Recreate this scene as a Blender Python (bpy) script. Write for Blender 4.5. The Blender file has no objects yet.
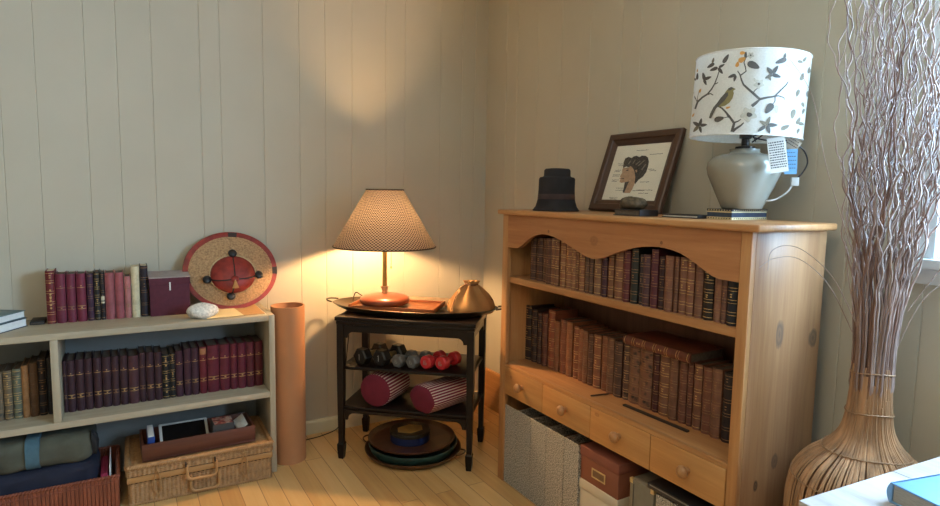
import bpy, bmesh, math, random
from mathutils import Vector, Matrix, Euler
random.seed(7)
S = bpy.context.scene
COL = S.collection
PI = math.pi
rad = math.radians

# ---------------------------------------------------------------- materials
def lin(c):
    c = c / 255.0
    return c / 12.92 if c <= 0.04045 else ((c + 0.055) / 1.055) ** 2.4
def rgb(r, g, b): return (lin(r), lin(g), lin(b), 1.0)
MATS = {}
class NT:
    def __init__(s, name):
        s.m = bpy.data.materials.new(name); s.m.use_nodes = True
        s.t = s.m.node_tree; s.n = s.t.nodes; s.p = s.n['Principled BSDF']; s.out = s.n['Material Output']
    def node(s, kind, **kw):
        n = s.n.new(kind)
        for k, v in kw.items():
            if k.startswith('in_'):
                n.inputs[int(k[3:]) if k[3:].isdigit() else k[3:]].default_value = v
            else: setattr(n, k, v)
        return n
    def link(s, a, b): s.t.links.new(a, b)
    def coords(s, kind='Object', scale=(1, 1, 1), rot=(0, 0, 0)):
        tc = s.node('ShaderNodeTexCoord'); mp = s.node('ShaderNodeMapping')
        mp.inputs['Scale'].default_value = scale; mp.inputs['Rotation'].default_value = rot
        s.link(tc.outputs[kind], mp.inputs['Vector']); return mp.outputs['Vector']
    def noise(s, vec, scale, detail=4, rough=.55, dist=0):
        n = s.node('ShaderNodeTexNoise'); n.inputs['Scale'].default_value = scale
        n.inputs['Detail'].default_value = detail; n.inputs['Roughness'].default_value = rough
        n.inputs['Distortion'].default_value = dist
        s.link(vec, n.inputs['Vector']); return n.outputs['Fac']
    def ramp(s, fac, stops):
        r = s.node('ShaderNodeValToRGB'); e = r.color_ramp.elements
        while len(e) < len(stops): e.new(.5)
        for q, (p, c) in zip(e, stops): q.position = p; q.color = c
        s.link(fac, r.inputs['Fac']); return r.outputs['Color']
    def mix(s, fac, a, b, mode='MIX'):
        m = s.node('ShaderNodeMix', data_type='RGBA', blend_type=mode)
        for sock, v in ((m.inputs[0], fac), (m.inputs[6], a), (m.inputs[7], b)):
            if hasattr(v, 'is_linked'): s.link(v, sock)
            else: sock.default_value = v
        return m.outputs[2]
    def math(s, op, a, b=0.0):
        m = s.node('ShaderNodeMath', operation=op)
        for sock, v in ((m.inputs[0], a), (m.inputs[1], b)):
            if hasattr(v, 'is_linked'): s.link(v, sock)
            else: sock.default_value = v
        return m.outputs[0]
    def bump(s, h, strength=.3, dist=.002):
        b = s.node('ShaderNodeBump'); b.inputs['Strength'].default_value = strength
        b.inputs['Distance'].default_value = dist
        s.link(h, b.inputs['Height']); s.link(b.outputs['Normal'], s.p.inputs['Normal'])
    def color(s, c):
        if hasattr(c, 'is_linked'): s.link(c, s.p.inputs['Base Color'])
        else: s.p.inputs['Base Color'].default_value = c

def scl(c, k): return (min(1, c[0] * k), min(1, c[1] * k), min(1, c[2] * k), 1)

def plain(name, c, rough=.6, metal=0, var=.18, nscale=30, bump=.15, stretch=(1, 1, 1), spec=.4, bscale=None):
    if name in MATS: return MATS[name]
    t = NT(name); v = t.coords('Object', stretch)
    n = t.noise(v, nscale, 5)
    t.color(t.ramp(n, [(.3, scl(c, 1 - var)), (.7, scl(c, 1 + var))]))
    t.p.inputs['Roughness'].default_value = rough; t.p.inputs['Metallic'].default_value = metal
    t.p.inputs['Specular IOR Level'].default_value = spec
    if bump: t.bump(t.noise(v, bscale or nscale * 3, 3), bump, .001)
    MATS[name] = t.m; return t.m

def wood(name, c1, c2, axis='z', scale=1.0, rough=.45, knots=(), streak=1.0, dark=None):
    if name in MATS: return MATS[name]
    t = NT(name)
    st = {'x': (.06, 1, 1), 'y': (1, .06, 1), 'z': (1, 1, .06)}[axis]
    v = t.coords('Object', st)
    n1 = t.noise(v, 16 * scale, 4, .6, .8); n2 = t.noise(v, 90 * scale, 5, .7, .2)
    f = t.math('ADD', t.math('MULTIPLY', n1, .65), t.math('MULTIPLY', n2, .35 * streak))
    c = t.ramp(f, [(.36, c1), (.62, c2)])
    big = t.noise(t.coords('Object', (1, 1, 1)), 3, 2)
    c = t.mix(t.math('MULTIPLY', big, .35), c, c1)
    if knots:
        o = t.node('ShaderNodeTexCoord').outputs['Object']
        for (kx, ky, kz, sx, sy, sz, kc) in knots:
            sub = t.node('ShaderNodeVectorMath', operation='SUBTRACT'); t.link(o, sub.inputs[0]); sub.inputs[1].default_value = (kx, ky, kz)
            mul = t.node('ShaderNodeVectorMath', operation='MULTIPLY'); t.link(sub.outputs[0], mul.inputs[0]); mul.inputs[1].default_value = (1 / sx, 1 / sy, 1 / sz)
            ln = t.node('ShaderNodeVectorMath', operation='LENGTH'); t.link(mul.outputs[0], ln.inputs[0])
            wob = t.math('ADD', ln.outputs['Value'], t.math('MULTIPLY', n2, .5))
            k = t.ramp(wob, [(.25, (.95, .95, .95, 1)), (.55, (.55, .55, .55, 1)), (.75, (.85, .85, .85, 1)), (1.0, (.25, .25, .25, 1)), (1.0, (0, 0, 0, 1))])
            sep = t.node('ShaderNodeSeparateColor'); t.link(k, sep.inputs[0])
            c = t.mix(sep.outputs[0], c, kc)
    t.color(c); t.p.inputs['Roughness'].default_value = rough; t.p.inputs['Specular IOR Level'].default_value = .22 if 'espresso' in name else .4
    t.bump(n2, .12, .001)
    MATS[name] = t.m; return t.m

def emit(name, c, k):
    t = NT(name); t.p.inputs['Base Color'].default_value = c
    t.p.inputs['Emission Color'].default_value = c; t.p.inputs['Emission Strength'].default_value = k
    return t.m

def leather(c):
    key = 'leather_%d_%d_%d' % c
    if key in MATS: return MATS[key]
    g_ = .3 * c[0] + .5 * c[1] + .2 * c[2]; c = tuple(.98 * (.97 * q + .03 * g_) for q in c); t = NT(key); col = rgb(*c); v = t.coords('Object')
    n = t.noise(v, 22, 6, .65); n2 = t.noise(v, 140, 3)
    cc = t.ramp(n, [(.32, scl(col, .62)), (.5, col), (.72, scl(col, 1.35))])
    t.color(cc); t.p.inputs['Roughness'].default_value = .5
    t.p.inputs['Specular IOR Level'].default_value = .35
    t.bump(n2, .25, .0006)
    MATS[key] = t.m; return t.m

def mottled(c1, c2):
    key = 'marbled_%d_%d_%d' % (c1[0], c1[1], c2[0])
    if key in MATS: return MATS[key]
    t = NT(key); v = t.coords('Object')
    vo = t.node('ShaderNodeTexVoronoi'); vo.inputs['Scale'].default_value = 42; t.link(v, vo.inputs['Vector'])
    f = t.math('ADD', t.math('MULTIPLY', vo.outputs['Distance'], .8), t.math('MULTIPLY', t.noise(v, 60, 4), .5))
    t.color(t.ramp(f, [(.35, rgb(*c2)), (.6, rgb(*c1))])); t.p.inputs['Roughness'].default_value = .5
    MATS[key] = t.m; return t.m

M_gold = plain('gilt', rgb(196, 160, 104), .4, .5, .35, 200, 0)
M_gold_dim = plain('worn_gilt', rgb(146, 110, 76), .5, .3, .35, 200, 0)
M_page = plain('paper_pages', rgb(205, 190, 160), .8, 0, .12, 80, .3, (1, 1, .1))
M_page_dark = plain('dusty_page_edges', rgb(92, 82, 72), .85, 0, .3, 80, .3)
M_page_white = plain('white_pages', rgb(228, 226, 220), .8, 0, .06, 80, .2)

def wallmat():
    t = NT('painted_panelling'); v = t.coords('Object')
    c = rgb(185, 176, 157)
    t.color(t.ramp(t.noise(v, 2.5, 4), [(.3, scl(c, .96)), (.7, scl(c, 1.03))]))
    t.p.inputs['Roughness'].default_value = .62; t.p.inputs['Specular IOR Level'].default_value = .25
    t.bump(t.noise(v, 160, 3), .12, .001); return t.m
M_wall = wallmat()
M_trim = plain('cream_gloss_paint', rgb(214, 203, 172), .4, 0, .04, 10, .05)
M_ceil = plain('ceiling_paint', rgb(222, 216, 200), .8, 0, .03, 5, .1)
M_winpaint = plain('white_window_paint', rgb(214, 218, 220), .4, 0, .04, 10, .05)

def floormat():
    t = NT('maple_boards')
    tc = t.node('ShaderNodeTexCoord')
    mp = t.node('ShaderNodeMapping'); mp.inputs['Rotation'].default_value = (0, 0, PI / 2)
    t.link(tc.outputs['Object'], mp.inputs['Vector'])
    br = t.node('ShaderNodeTexBrick'); t.link(mp.outputs['Vector'], br.inputs['Vector'])
    br.offset = .37; br.inputs['Color1'].default_value = (0, 0, 0, 1); br.inputs['Color2'].default_value = (1, 1, 1, 1)
    br.inputs['Mortar'].default_value = (.5, .5, .5, 1)
    br.inputs['Scale'].default_value = 1; br.inputs['Mortar Size'].default_value = .0016
    br.inputs['Mortar Smooth'].default_value = .2; br.inputs['Bias'].default_value = 0
    br.inputs['Brick Width'].default_value = .95; br.inputs['Row Height'].default_value = .083
    v = t.coords('Object', (1, .05, 1))
    add = t.node('ShaderNodeVectorMath', operation='ADD'); t.link(v, add.inputs[0])
    sc = t.node('ShaderNodeVectorMath', operation='SCALE'); t.link(br.outputs['Color'], sc.inputs[0]); sc.inputs['Scale'].default_value = 7
    t.link(sc.outputs[0], add.inputs[1])
    g = t.noise(add.outputs[0], 24, 5, .6, .6)
    sep = t.node('ShaderNodeSeparateColor'); t.link(br.outputs['Color'], sep.inputs[0])
    f = t.math('ADD', t.math('MULTIPLY', g, .55), t.math('MULTIPLY', sep.outputs[0], .3))
    c = t.ramp(f, [(.2, rgb(184, 138, 84)), (.45, rgb(204, 162, 104)), (.7, rgb(216, 180, 126))])
    c = t.mix(br.outputs['Fac'], c, rgb(140, 98, 58))
    t.color(c); t.p.inputs['Roughness'].default_value = .33; t.p.inputs['Specular IOR Level'].default_value = .45
    inv = t.math('SUBTRACT', 1.0, br.outputs['Fac']); t.bump(inv, .35, .0015); return t.m
M_floor = floormat()

K = rgb(92, 60, 38)
pine_a, pine_b = rgb(156, 104, 62), rgb(190, 140, 90)
M_pine_side = wood('pine_side_boards', rgb(138, 94, 62), rgb(174, 130, 90), 'z', .8, .42, [
    (1.644, 1.03, .933, .026, .3, .062, rgb(96, 78, 68)), (1.815, 1.03, .905, .03, .3, .04, rgb(66, 48, 40)),
    (1.663, 1.03, .546, .022, .3, .034, rgb(96, 70, 54)), (1.578, 1.03, .489, .014, .3, .026, rgb(40, 30, 26))])
M_pine_v = wood('pine_upright_grain', pine_a, pine_b, 'z', .9, .45)
M_pine_h = wood('pine_level_grain', pine_a, pine_b, 'y', .9, .42)
M_pine_apron = wood('pine_apron_grain', rgb(152, 98, 60), rgb(184, 130, 84), 'y', .9, .45, [
    (1.49, 1.655, 1.162, .06, .03, .026, rgb(140, 92, 58)), (1.49, 1.925, 1.178, .06, .009, .009, rgb(84, 50, 32)), (1.49, 1.34, 1.18, .06, .008, .008, rgb(84, 50, 32))])
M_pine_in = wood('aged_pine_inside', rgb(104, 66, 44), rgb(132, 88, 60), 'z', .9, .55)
M_pine_drawer = wood('pine_drawer_grain', rgb(166, 114, 66), rgb(196, 146, 90), 'y', .8, .4, [
    (1.49, 2.16, .51, .06, .014, .01, rgb(140, 90, 52)), (1.49, 1.60, .525, .06, .02, .01, rgb(146, 98, 58)), (1.49, 1.02, .5, .06, .01, .01, K)])
M_darkwood = wood('espresso_stained_wood', rgb(20, 14, 12), rgb(34, 23, 19), 'x', 1, .3)
M_darkleg = wood('espresso_stained_leg_wood', rgb(20, 14, 12), rgb(34, 23, 19), 'z', 1, .3)
M_greyshelf = wood('pale_ash_laminate', rgb(156, 143, 120), rgb(176, 163, 138), 'x', 1.2, .5)
M_greyshelf_v = wood('pale_ash_laminate_upright', rgb(156, 143, 120), rgb(176, 163, 138), 'z', 1.2, .5)
M_shelfback = plain('shelf_back_board', rgb(140, 138, 134), .7, 0, .06, 8, .1)

def tweed(name, c1, c2):
    t = NT(name); v = t.coords('Object')
    n = t.noise(v, 215, 2, .85)
    t.color(t.mix(t.ramp(n, [(.38, (0, 0, 0, 1)), (.6, (1, 1, 1, 1))]), c1, c2)); t.p.inputs['Roughness'].default_value = .9
    t.bump(n, .4, .001); return t.m
M_tweed = tweed('grey_tweed_cloth', rgb(58, 53, 50), rgb(196, 186, 170))

# ---------------------------------------------------------------- mesh builder
class MB:
    def __init__(s):
        s.bm = bmesh.new(); s.uv = s.bm.loops.layers.uv.new('UVMap')
    def _face(s, vs, mi=0, uvs=None):
        try: f = s.bm.faces.new(vs)
        except ValueError: return None
        f.material_index = mi
        if uvs:
            for l, u in zip(f.loops, uvs): l[s.uv].uv = u
        return f
    def box(s, x0, x1, y0, y1, z0, z1, mi=0, bev=0, mat=None, seg=2):
        vs = [s.bm.verts.new((x, y, z)) for z in (z0, z1) for y in (y0, y1) for x in (x0, x1)]
        fs = [s._face([vs[i] for i in q], mi) for q in ((0, 2, 3, 1), (4, 5, 7, 6), (0, 1, 5, 4), (2, 6, 7, 3), (0, 4, 6, 2), (1, 3, 7, 5))]
        if bev:
            es = list({e for f in fs for e in f.edges})
            r = bmesh.ops.bevel(s.bm, geom=es, offset=bev, segments=seg, affect='EDGES', profile=.5)
            for f in r['faces']: f.material_index = mi
            vs = list({v for f in r['faces'] for v in f.verts} | {v for v in vs if v.is_valid})
        if mat: bmesh.ops.transform(s.bm, matrix=mat, verts=[v for v in vs if v.is_valid])
        return s
    def prism(s, poly, a0, a1, ax='z', mi=0, mat=None):
        def P(p, a):
            if ax == 'z': return (p[0], p[1], a)
            if ax == 'x': return (a, p[0], p[1])
            return (p[0], a, p[1])
        A = [s.bm.verts.new(P(p, a0)) for p in poly]; B = [s.bm.verts.new(P(p, a1)) for p in poly]
        n = len(poly)
        s._face(A[::-1], mi); s._face(B, mi)
        for i in range(n): s._face([A[i], A[(i + 1) % n], B[(i + 1) % n], B[i]], mi)
        if mat: bmesh.ops.transform(s.bm, matrix=mat, verts=A + B)
        return s
    def lathe(s, prof, n=48, c=(0, 0, 0), mi=0, mat=None, sx=1, sy=1, closed=False, a0=0, wob=None):
        rows = []; L = len(prof); vs = []
        for r, z in prof:
            if r < 1e-6:
                v = s.bm.verts.new((c[0], c[1], c[2] + z)); rows.append([v] * n); vs.append(v)
            else:
                row = []
                for i in range(n):
                    a = a0 + 2 * PI * i / n; k = wob(a, z) if wob else 1
                    row.append(s.bm.verts.new((c[0] + r * k * math.cos(a) * sx, c[1] + r * k * math.sin(a) * sy, c[2] + z)))
                rows.append(row); vs += row
        pairs = list(range(L - 1)) + ([L - 1] if closed else [])
        for j in pairs:
            j2 = (j + 1) % L
            for i in range(n):
                i2 = (i + 1) % n
                q = [rows[j][i], rows[j][i2], rows[j2][i2], rows[j2][i]]
                u = [(i / n, j / (L - 1)), ((i + 1) / n, j / (L - 1)), ((i + 1) / n, (j + 1) / (L - 1)), (i / n, (j + 1) / (L - 1))]
                qq, uu = [], []
                for a, b in zip(q, u):
                    if a not in qq: qq.append(a); uu.append(b)
                if len(qq) > 2: s._face(qq, mi, uu)
        if mat: bmesh.ops.transform(s.bm, matrix=mat, verts=vs)
        return s
    def tube(s, pts, r, n=8, mi=0, closed=False, mat=None):
        pts = [Vector(p) for p in pts]; N = len(pts)
        rs = r if isinstance(r, (list, tuple)) else [r] * N
        rows = []; up = None; allv = []
        for i, p in enumerate(pts):
            if closed: d = pts[(i + 1) % N] - pts[i - 1]
            else: d = pts[min(i + 1, N - 1)] - pts[max(i - 1, 0)]
            if d.length < 1e-9: d = Vector((0, 0, 1))
            d.normalize()
            if up is None:
                up = Vector((0, 0, 1)) if abs(d.z) < .9 else Vector((1, 0, 0))
            a = d.cross(up)
            if a.length < 1e-5: a = d.orthogonal()
            a.normalize(); b = a.cross(d).normalized(); up = b
            row = [s.bm.verts.new(p + (a * math.cos(2 * PI * k / n) + b * math.sin(2 * PI * k / n)) * rs[i]) for k in range(n)]
            rows.append(row); allv += row
        for i in range(N if closed else N - 1):
            A, B = rows[i], rows[(i + 1) % N]
            for k in range(n): s._face([A[k], A[(k + 1) % n], B[(k + 1) % n], B[k]], mi)
        if not closed: s._face(rows[0][::-1], mi); s._face(rows[-1], mi)
        if mat: bmesh.ops.transform(s.bm, matrix=mat, verts=allv)
        return s
    def grid(s, f, nu, nv, mi=0):
        V = [[s.bm.verts.new(f(i / nu, j / nv)) for i in range(nu + 1)] for j in range(nv + 1)]
        for j in range(nv):
            for i in range(nu):
                s._face([V[j][i], V[j][i + 1], V[j + 1][i + 1], V[j + 1][i]], mi, [(i / nu, j / nv), ((i + 1) / nu, j / nv), ((i + 1) / nu, (j + 1) / nv), (i / nu, (j + 1) / nv)])
        return s
    def face(s, pts, mi=0): s._face([s.bm.verts.new(p) for p in pts], mi); return s
    def build(s, name, mats, parent=None, smooth=35, loc=None, rotz=None):
        me = bpy.data.meshes.new(name)
        bmesh.ops.recalc_face_normals(s.bm, faces=s.bm.faces)
        s.bm.to_mesh(me); s.bm.free()
        for m in (mats if isinstance(mats, (list, tuple)) else [mats]): me.materials.append(m)
        if smooth:
            for p in me.polygons: p.use_smooth = True
            me.set_sharp_from_angle(angle=rad(smooth))
        o = bpy.data.objects.new(name, me); COL.objects.link(o)
        if parent: o.parent = parent
        if loc: o.location = loc
        if rotz is not None: o.rotation_euler = (0, 0, rotz)
        return o

def tag(o, label, cat, group=None):
    o['label'] = label; o['category'] = cat
    if group: o['group'] = group
    return o
def thing(name, label, cat, loc=(0, 0, 0), rotz=0, group=None):
    o = bpy.data.objects.new(name, None); COL.objects.link(o); o.empty_display_size = .05
    o.location = loc; o.rotation_euler = (0, 0, rotz)
    return tag(o, label, cat, group)
def struct(o): o['kind'] = 'structure'; return o
def T(x, y, z): return Matrix.Translation((x, y, z))
def R(a, ax): return Matrix.Rotation(a, 4, ax)
def lerp(a, b, t): return a + (b - a) * t

# ---------------------------------------------------------------- room
XR, YB, ZC = 1.955, 3.17, 2.55
XL, YF = -2.6, -2.6
def panel(mb, axis, fixed, a0, a1, z0, z1, grooves, out):
    """panelled wall strip; axis 'x' runs along x at y=fixed, out = +1/-1 the way the groove goes in"""
    w, d = .003, .0028
    pr = [(a0, 0)]
    for g in sorted(grooves):
        if a0 + w < g < a1 - w: pr += [(g - w, 0), (g, d), (g + w, 0)]
    pr.append((a1, 0))
    for (p, e), (q, f) in zip(pr[:-1], pr[1:]):
        if axis == 'x': mb.face([(p, fixed + e * out, z0), (q, fixed + f * out, z0), (q, fixed + f * out, z1), (p, fixed + e * out, z1)])
        else: mb.face([(fixed + e * out, p, z0), (fixed + f * out, q, z0), (fixed + f * out, q, z1), (fixed + e * out, p, z1)])
gb = [-.287, -.108, .013, .151, .353, .442, .642, .821, .956, 1.103, 1.298, 1.412, 1.64, 1.78, 1.869]
gb += [-.41, -.56, -.64, -.80, -1.0, -1.13, -1.3, -1.5, -1.62, -1.8, -1.95, -2.1, -2.3, -2.45]
mb = MB(); panel(mb, 'x', YB, XL, XR, 0, ZC, gb, 1)
struct(mb.build('wall_back', M_wall, smooth=0))
W0, W1, WZ0, WZ1 = -.95, .775, 1.17, 2.2      # window opening in the right wall
gr = [2.96, 2.85, 2.66, 2.46, 2.247, 2.036, 1.924, 1.72, 1.53, 1.335, 1.13, 1.018, .80, .62, .45, .33, .1, -.1, -.3, -.45, -.7, -1.1, -1.4, -1.6, -1.9, -2.2]
mb = MB()
panel(mb, 'y', XR, W1, YB, 0, ZC, gr, 1); panel(mb, 'y', XR, YF, W0, 0, ZC, gr, 1)
panel(mb, 'y', XR, W0, W1, 0, WZ0, gr, 1); panel(mb, 'y', XR, W0, W1, WZ1, ZC, gr, 1)
for q in ([(W0, WZ0), (W1, WZ0)], [(W1, WZ0), (W1, WZ1)], [(W1, WZ1), (W0, WZ1)], [(W0, WZ1), (W0, WZ0)]):
    (a, b), (c, d) = q
    mb.face([(XR, a, b), (XR, c, d), (XR + .12, c, d), (XR + .12, a, b)])
struct(mb.build('wall_right', M_wall, smooth=0))
mb = MB(); panel(mb, 'y', XL, YF, YB, 0, ZC, [i * .2 for i in range(-12, 15)], -1); struct(mb.build('wall_left', M_wall, smooth=0))
mb = MB(); panel(mb, 'x', YF, XL, XR, 0, ZC, [i * .2 for i in range(-12, 9)], -1); struct(mb.build('wall_front', M_wall, smooth=0))
mb = MB(); mb.box(XL, XR, YF, YB, -.04, 0); struct(mb.build('floor', M_floor, smooth=0))
mb = MB(); mb.box(XL, XR, YF, YB, ZC, ZC + .05); struct(mb.build('ceiling', M_ceil, smooth=0))
bbp = [(0, 0), (-.015, 0), (-.015, .062), (-.011, .072), (0, .076)]
mb = MB(); mb.prism([(YB + p, z) for p, z in bbp], XL, XR, 'x'); struct(mb.build('baseboard_back', M_trim, smooth=0))
M_bbwood = wood('honey_baseboard', rgb(172, 114, 62), rgb(200, 144, 88), 'y', .8, .4)
mb = MB(); mb.prism([(XR + p, z) for p, z in [(0, 0), (-.016, 0), (-.016, .226), (-.011, .236), (0, .238)]], YF, YB - .016, 'y'); struct(mb.build('baseboard_right', M_bbwood, smooth=0))
# window
win = bpy.data.objects.new('window_1', None); COL.objects.link(win); win.location = (XR, (W0 + W1) / 2, WZ0); struct(win)
wy = (W1 - W0) / 2; wh = WZ1 - WZ0
mb = MB()
for a, b in ((-wy - .055, -wy), (wy, wy + .055)): mb.box(-.02, -.0005, a, b, -.01, wh + .055, 0, .003)
mb.box(-.02, -.0005, -wy - .055, wy + .055, wh, wh + .06, 0, .003)
mb.build('window_casing', M_winpaint, win)
mb = MB(); mb.box(-.05, .1, -wy - .07, wy + .07, -.03, -.002, 0, .004); mb.box(-.016, -.0005, -wy - .05, wy + .05, -.075, -.03, 0, .003)
mb.build('window_sill', M_winpaint, win)
mb = MB()
for a, b in ((-wy, -wy + .045), (wy - .045, wy), (-.025, .025)): mb.box(.04, .08, a, b, 0, wh, 0, .003)
for a, b in ((0, .05), (wh - .045, wh), (wh * .5 - .02, wh * .5 + .02)): mb.box(.045, .075, -wy + .04, wy - .04, a, b, 0, .003)
mb.build('window_sash', M_winpaint, win)
t = NT('window_glass'); gl = t.node('ShaderNodeBsdfGlossy', in_Roughness=.02); tr = t.node('ShaderNodeBsdfTransparent'); mx = t.node('ShaderNodeMixShader', in_0=.06)
t.link(tr.outputs[0], mx.inputs[1]); t.link(gl.outputs[0], mx.inputs[2]); t.link(mx.outputs[0], t.out.inputs['Surface'])
mb = MB(); mb.box(.058, .062, -wy + .04, wy - .04, .04, wh - .04); mb.build('window_pane', t.m, win, smooth=0)

# ---------------------------------------------------------------- books
ORD = 'first second third fourth fifth sixth seventh eighth ninth tenth eleventh twelfth thirteenth fourteenth fifteenth sixteenth seventeenth eighteenth nineteenth twentieth'.split()
def ordn(i):
    if i < 20: return ORD[i]
    return 'twenty-' + ORD[i - 20] if i < 29 else ('thirtieth' if i == 29 else 'thirty-' + ORD[i - 30])
def arc(w, y0, bulge, k=9, grow=0):
    return [((-1 + 2 * i / (k - 1)) * (w / 2 + grow * .3), y0 - grow - bulge * (1 - (-1 + 2 * i / (k - 1)) ** 2)) for i in range(k)]
def book(label, group, loc, rotz, w, d, h, cov, bands=4, gold=1, page=None, lean=0, patch=None, spots=None, name='book', ragged=0):
    r = thing(name, label, 'book', loc, rotz, group)
    if lean: r.rotation_euler = (0, lean, rotz)
    bul = min(.009, w * .27); mb = MB()
    mb.prism(arc(w, .004, bul) + [(w / 2, .006), (-w / 2, .006)], 0, h)
    for sgn in (-1, 1):
        a = sgn * w / 2; b = a - sgn * .0026
        mb.box(min(a, b), max(a, b), .003, d, 0, h)
    zs = [h * (k + 1) / (bands + 1.0) for k in range(bands)]
    for z in zs:
        mb.prism(arc(w, .004, bul, 9, .0018) + [(w / 2, .006), (-w / 2, .006)], z - .0024, z + .0024)
    gm = M_gold if gold == 1 else M_gold_dim
    def strip(z, th, inset=1.0):
        pl = arc(w * inset, .004, bul, 9, .0005)
        mb.prism(pl + [(w * inset / 2, .0045), (-w * inset / 2, .0045)], z - th / 2, z + th / 2, mi=1)
    if gold:
        if bands:
            for z in zs: strip(z - .0046, .0016); strip(z + .0046, .0016)
            for k, z in enumerate(zs):
                if k % 2 == 1: strip(z + h / (bands + 1) * .38, .0035, .6); strip(z + h / (bands + 1) * .58, .0035, .7)
            strip(.009, .002); strip(h - .009, .002)
        else:
            for q in (.715, .33, .27): strip(h * q, .0026, .96)
            strip(h * .75, .004, .5); strip(h * .30, .005, .62)
    if spots:   # gilt ornaments up the spine
        for q in spots:
            mb.lathe([(0, 0), (w * .13, 0), (w * .13, .0008), (0, .0008)], 10, mat=T(0, .004 - bul - .0002, h * q) @ R(PI / 2, 'X'), mi=1)
    cm = cov if not isinstance(cov, tuple) else leather(cov)
    mb.build('cover', [cm, gm], r, 30)
    mb = MB(); mb.box(-w / 2 + .0027, w / 2 - .0027, .0062, d - .004, .002, h - .004)
    mb.build('page_block', page or M_page_dark, r, 0)
    if patch:
        mb = MB(); pl = arc(w * .9, .004, bul, 9, .0012)
        mb.prism(pl + [(w * .45, .0045), (-w * .45, .0045)], h * patch[0], h * patch[1])
        q = mb.build('title_label', patch[2], r, 30); q['label'] = patch[3]
    return r

# top row of the low shelf: (x0, x1, h, colour, words, kwargs)
SH = .753
rowA = [(-.277, -.245, .222, (104, 30, 34), 'dark red book with an ornate gilt spine, leftmost upright one on the low shelf top', dict(bands=4, gold=1, page=M_page, spots=(.3, .36, .44, .5, .56, .64, .78))),
 (-.243, -.208, .208, (108, 36, 54), 'plum red cloth book right of the ornate gilt spine on the low shelf top', dict(bands=0, gold=2)),
 (-.205, -.173, .206, (108, 36, 54), 'plum red cloth book, second of the three matching ones on the low shelf top', dict(bands=0, gold=2)),
 (-.170, -.136, .206, (112, 36, 54), 'plum red cloth book beside the dark purple one on the low shelf top', dict(bands=0, gold=1)),
 (-.132, -.109, .203, (66, 34, 54), 'dark purple book between plum and black gilt books on the low shelf top', dict(bands=3, gold=2)),
 (-.106, -.085, .210, (30, 26, 26), 'black book with gilt compartments up its spine on the low shelf top', dict(bands=5, gold=1, spots=(.2, .35, .5, .65, .8))),
 (-.083, -.068, .206, (34, 24, 26), 'narrow black book with a small cream spine label on the low shelf top', dict(bands=4, gold=2, patch=(.35, .5, M_page, 'cream paper spine label'))),
 (-.066, -.031, .204, (148, 78, 80), 'wide dusty rose cloth book beside narrow black one on the low shelf top', dict(bands=0, gold=0)),
 (-.029, .004, .203, (150, 76, 80), 'dusty rose cloth book left of the small pink one on the low shelf top', dict(bands=0, gold=0)),
 (.007, .031, .184, (176, 108, 104), 'short pale pink book left of the cream book on the low shelf top', dict(bands=0, gold=2)),
 (.034, .065, .226, (206, 190, 154), 'tall cream vellum book on the low shelf top', dict(bands=0, gold=0, page=M_page)),
 (.069, .099, .228, (38, 30, 38), 'tall black book between the cream book and the burgundy box', dict(bands=3, gold=2, page=M_page))]
for i, (a, b, h, c, lab, kw) in enumerate(rowA):
    book(lab, 'books standing on the low shelf top', ((a + b) / 2, 3.012, SH), 0, b - a - .001, .122 + random.uniform(-.01, .006), h, c, **kw)

# middle shelf, right bay
MS = .393
rowB = [(-.227, -.214, .218), (-.213, -.185, .218), (-.183, -.153, .218), (-.151, -.124, .218), (-.12, -.091, .217), (-.088, -.056, .216), (-.054, -.027, .216), (-.023, .005, .215), (.008, .047, .21), (.049, .073, .218), (.076, .106, .217), (.109, .137, .214),
 (.138, .168, .201), (.169, .19, .204), (.192, .221, .21), (.226, .255, .216), (.257, .286, .217), (.29, .32, .216), (.323, .373, .219), (.376, .42, .217), (.422, .452, .217), (.454, .491, .216), (.493, .528, .217), (.531, .567, .215)]
rowB[0] = (-.226, -.2135, .218)
M_tan = leather((168, 112, 74))
for i, (a, b, h) in enumerate(rowB):
    kw = dict(bands=0, gold=1 if i % 3 or i > 17 else 2); c = (56, 31, 38)
    if i == 8: c = (70, 38, 44)
    w1 = 'dark plum leather book'
    if i in (12, 13):
        c = (26, 26, 28); w1 = 'black book with gilt dots' if i == 12 else 'black book with gilt flourishes'
        kw = dict(bands=4, gold=1, spots=(.15, .3, .45, .6, .75, .85) if i == 12 else (.2, .25, .55, .6, .8, .84))
    elif i in (14, 15, 16): c = (62, 32, 44); w1 = 'dark maroon leather book'
    elif i == 17: c = (100, 28, 38); w1 = 'red book with a tan label at its head'; kw['patch'] = (.84, .97, M_tan, 'tan leather label')
    elif i > 17: c = (96, 28, 42) if i < 22 else (84, 25, 36); w1 = ('wide ' if i == 18 else '') + 'burgundy leather book'
    if i < 12: pos = ordn(i) + ' from the divider on the low bookcase middle shelf'
    elif i < 14: pos = 'amid plum ones on the low bookcase middle shelf'
    elif i < 17: pos = ordn(i - 14) + ' right of the black pair on the low bookcase middle shelf'
    elif i == 17: pos = 'on the low bookcase middle shelf'
    else: pos = ordn(i - 18) + ' right of the tan labelled one on the low bookcase'
    book(w1 + ', ' + pos, 'books on the low bookcase middle shelf', ((a + b) / 2, 2.917 + random.uniform(-.003, .003), MS), 0, b - a - .001, .15 + random.uniform(-.006, .008), h, c, **kw)
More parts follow.
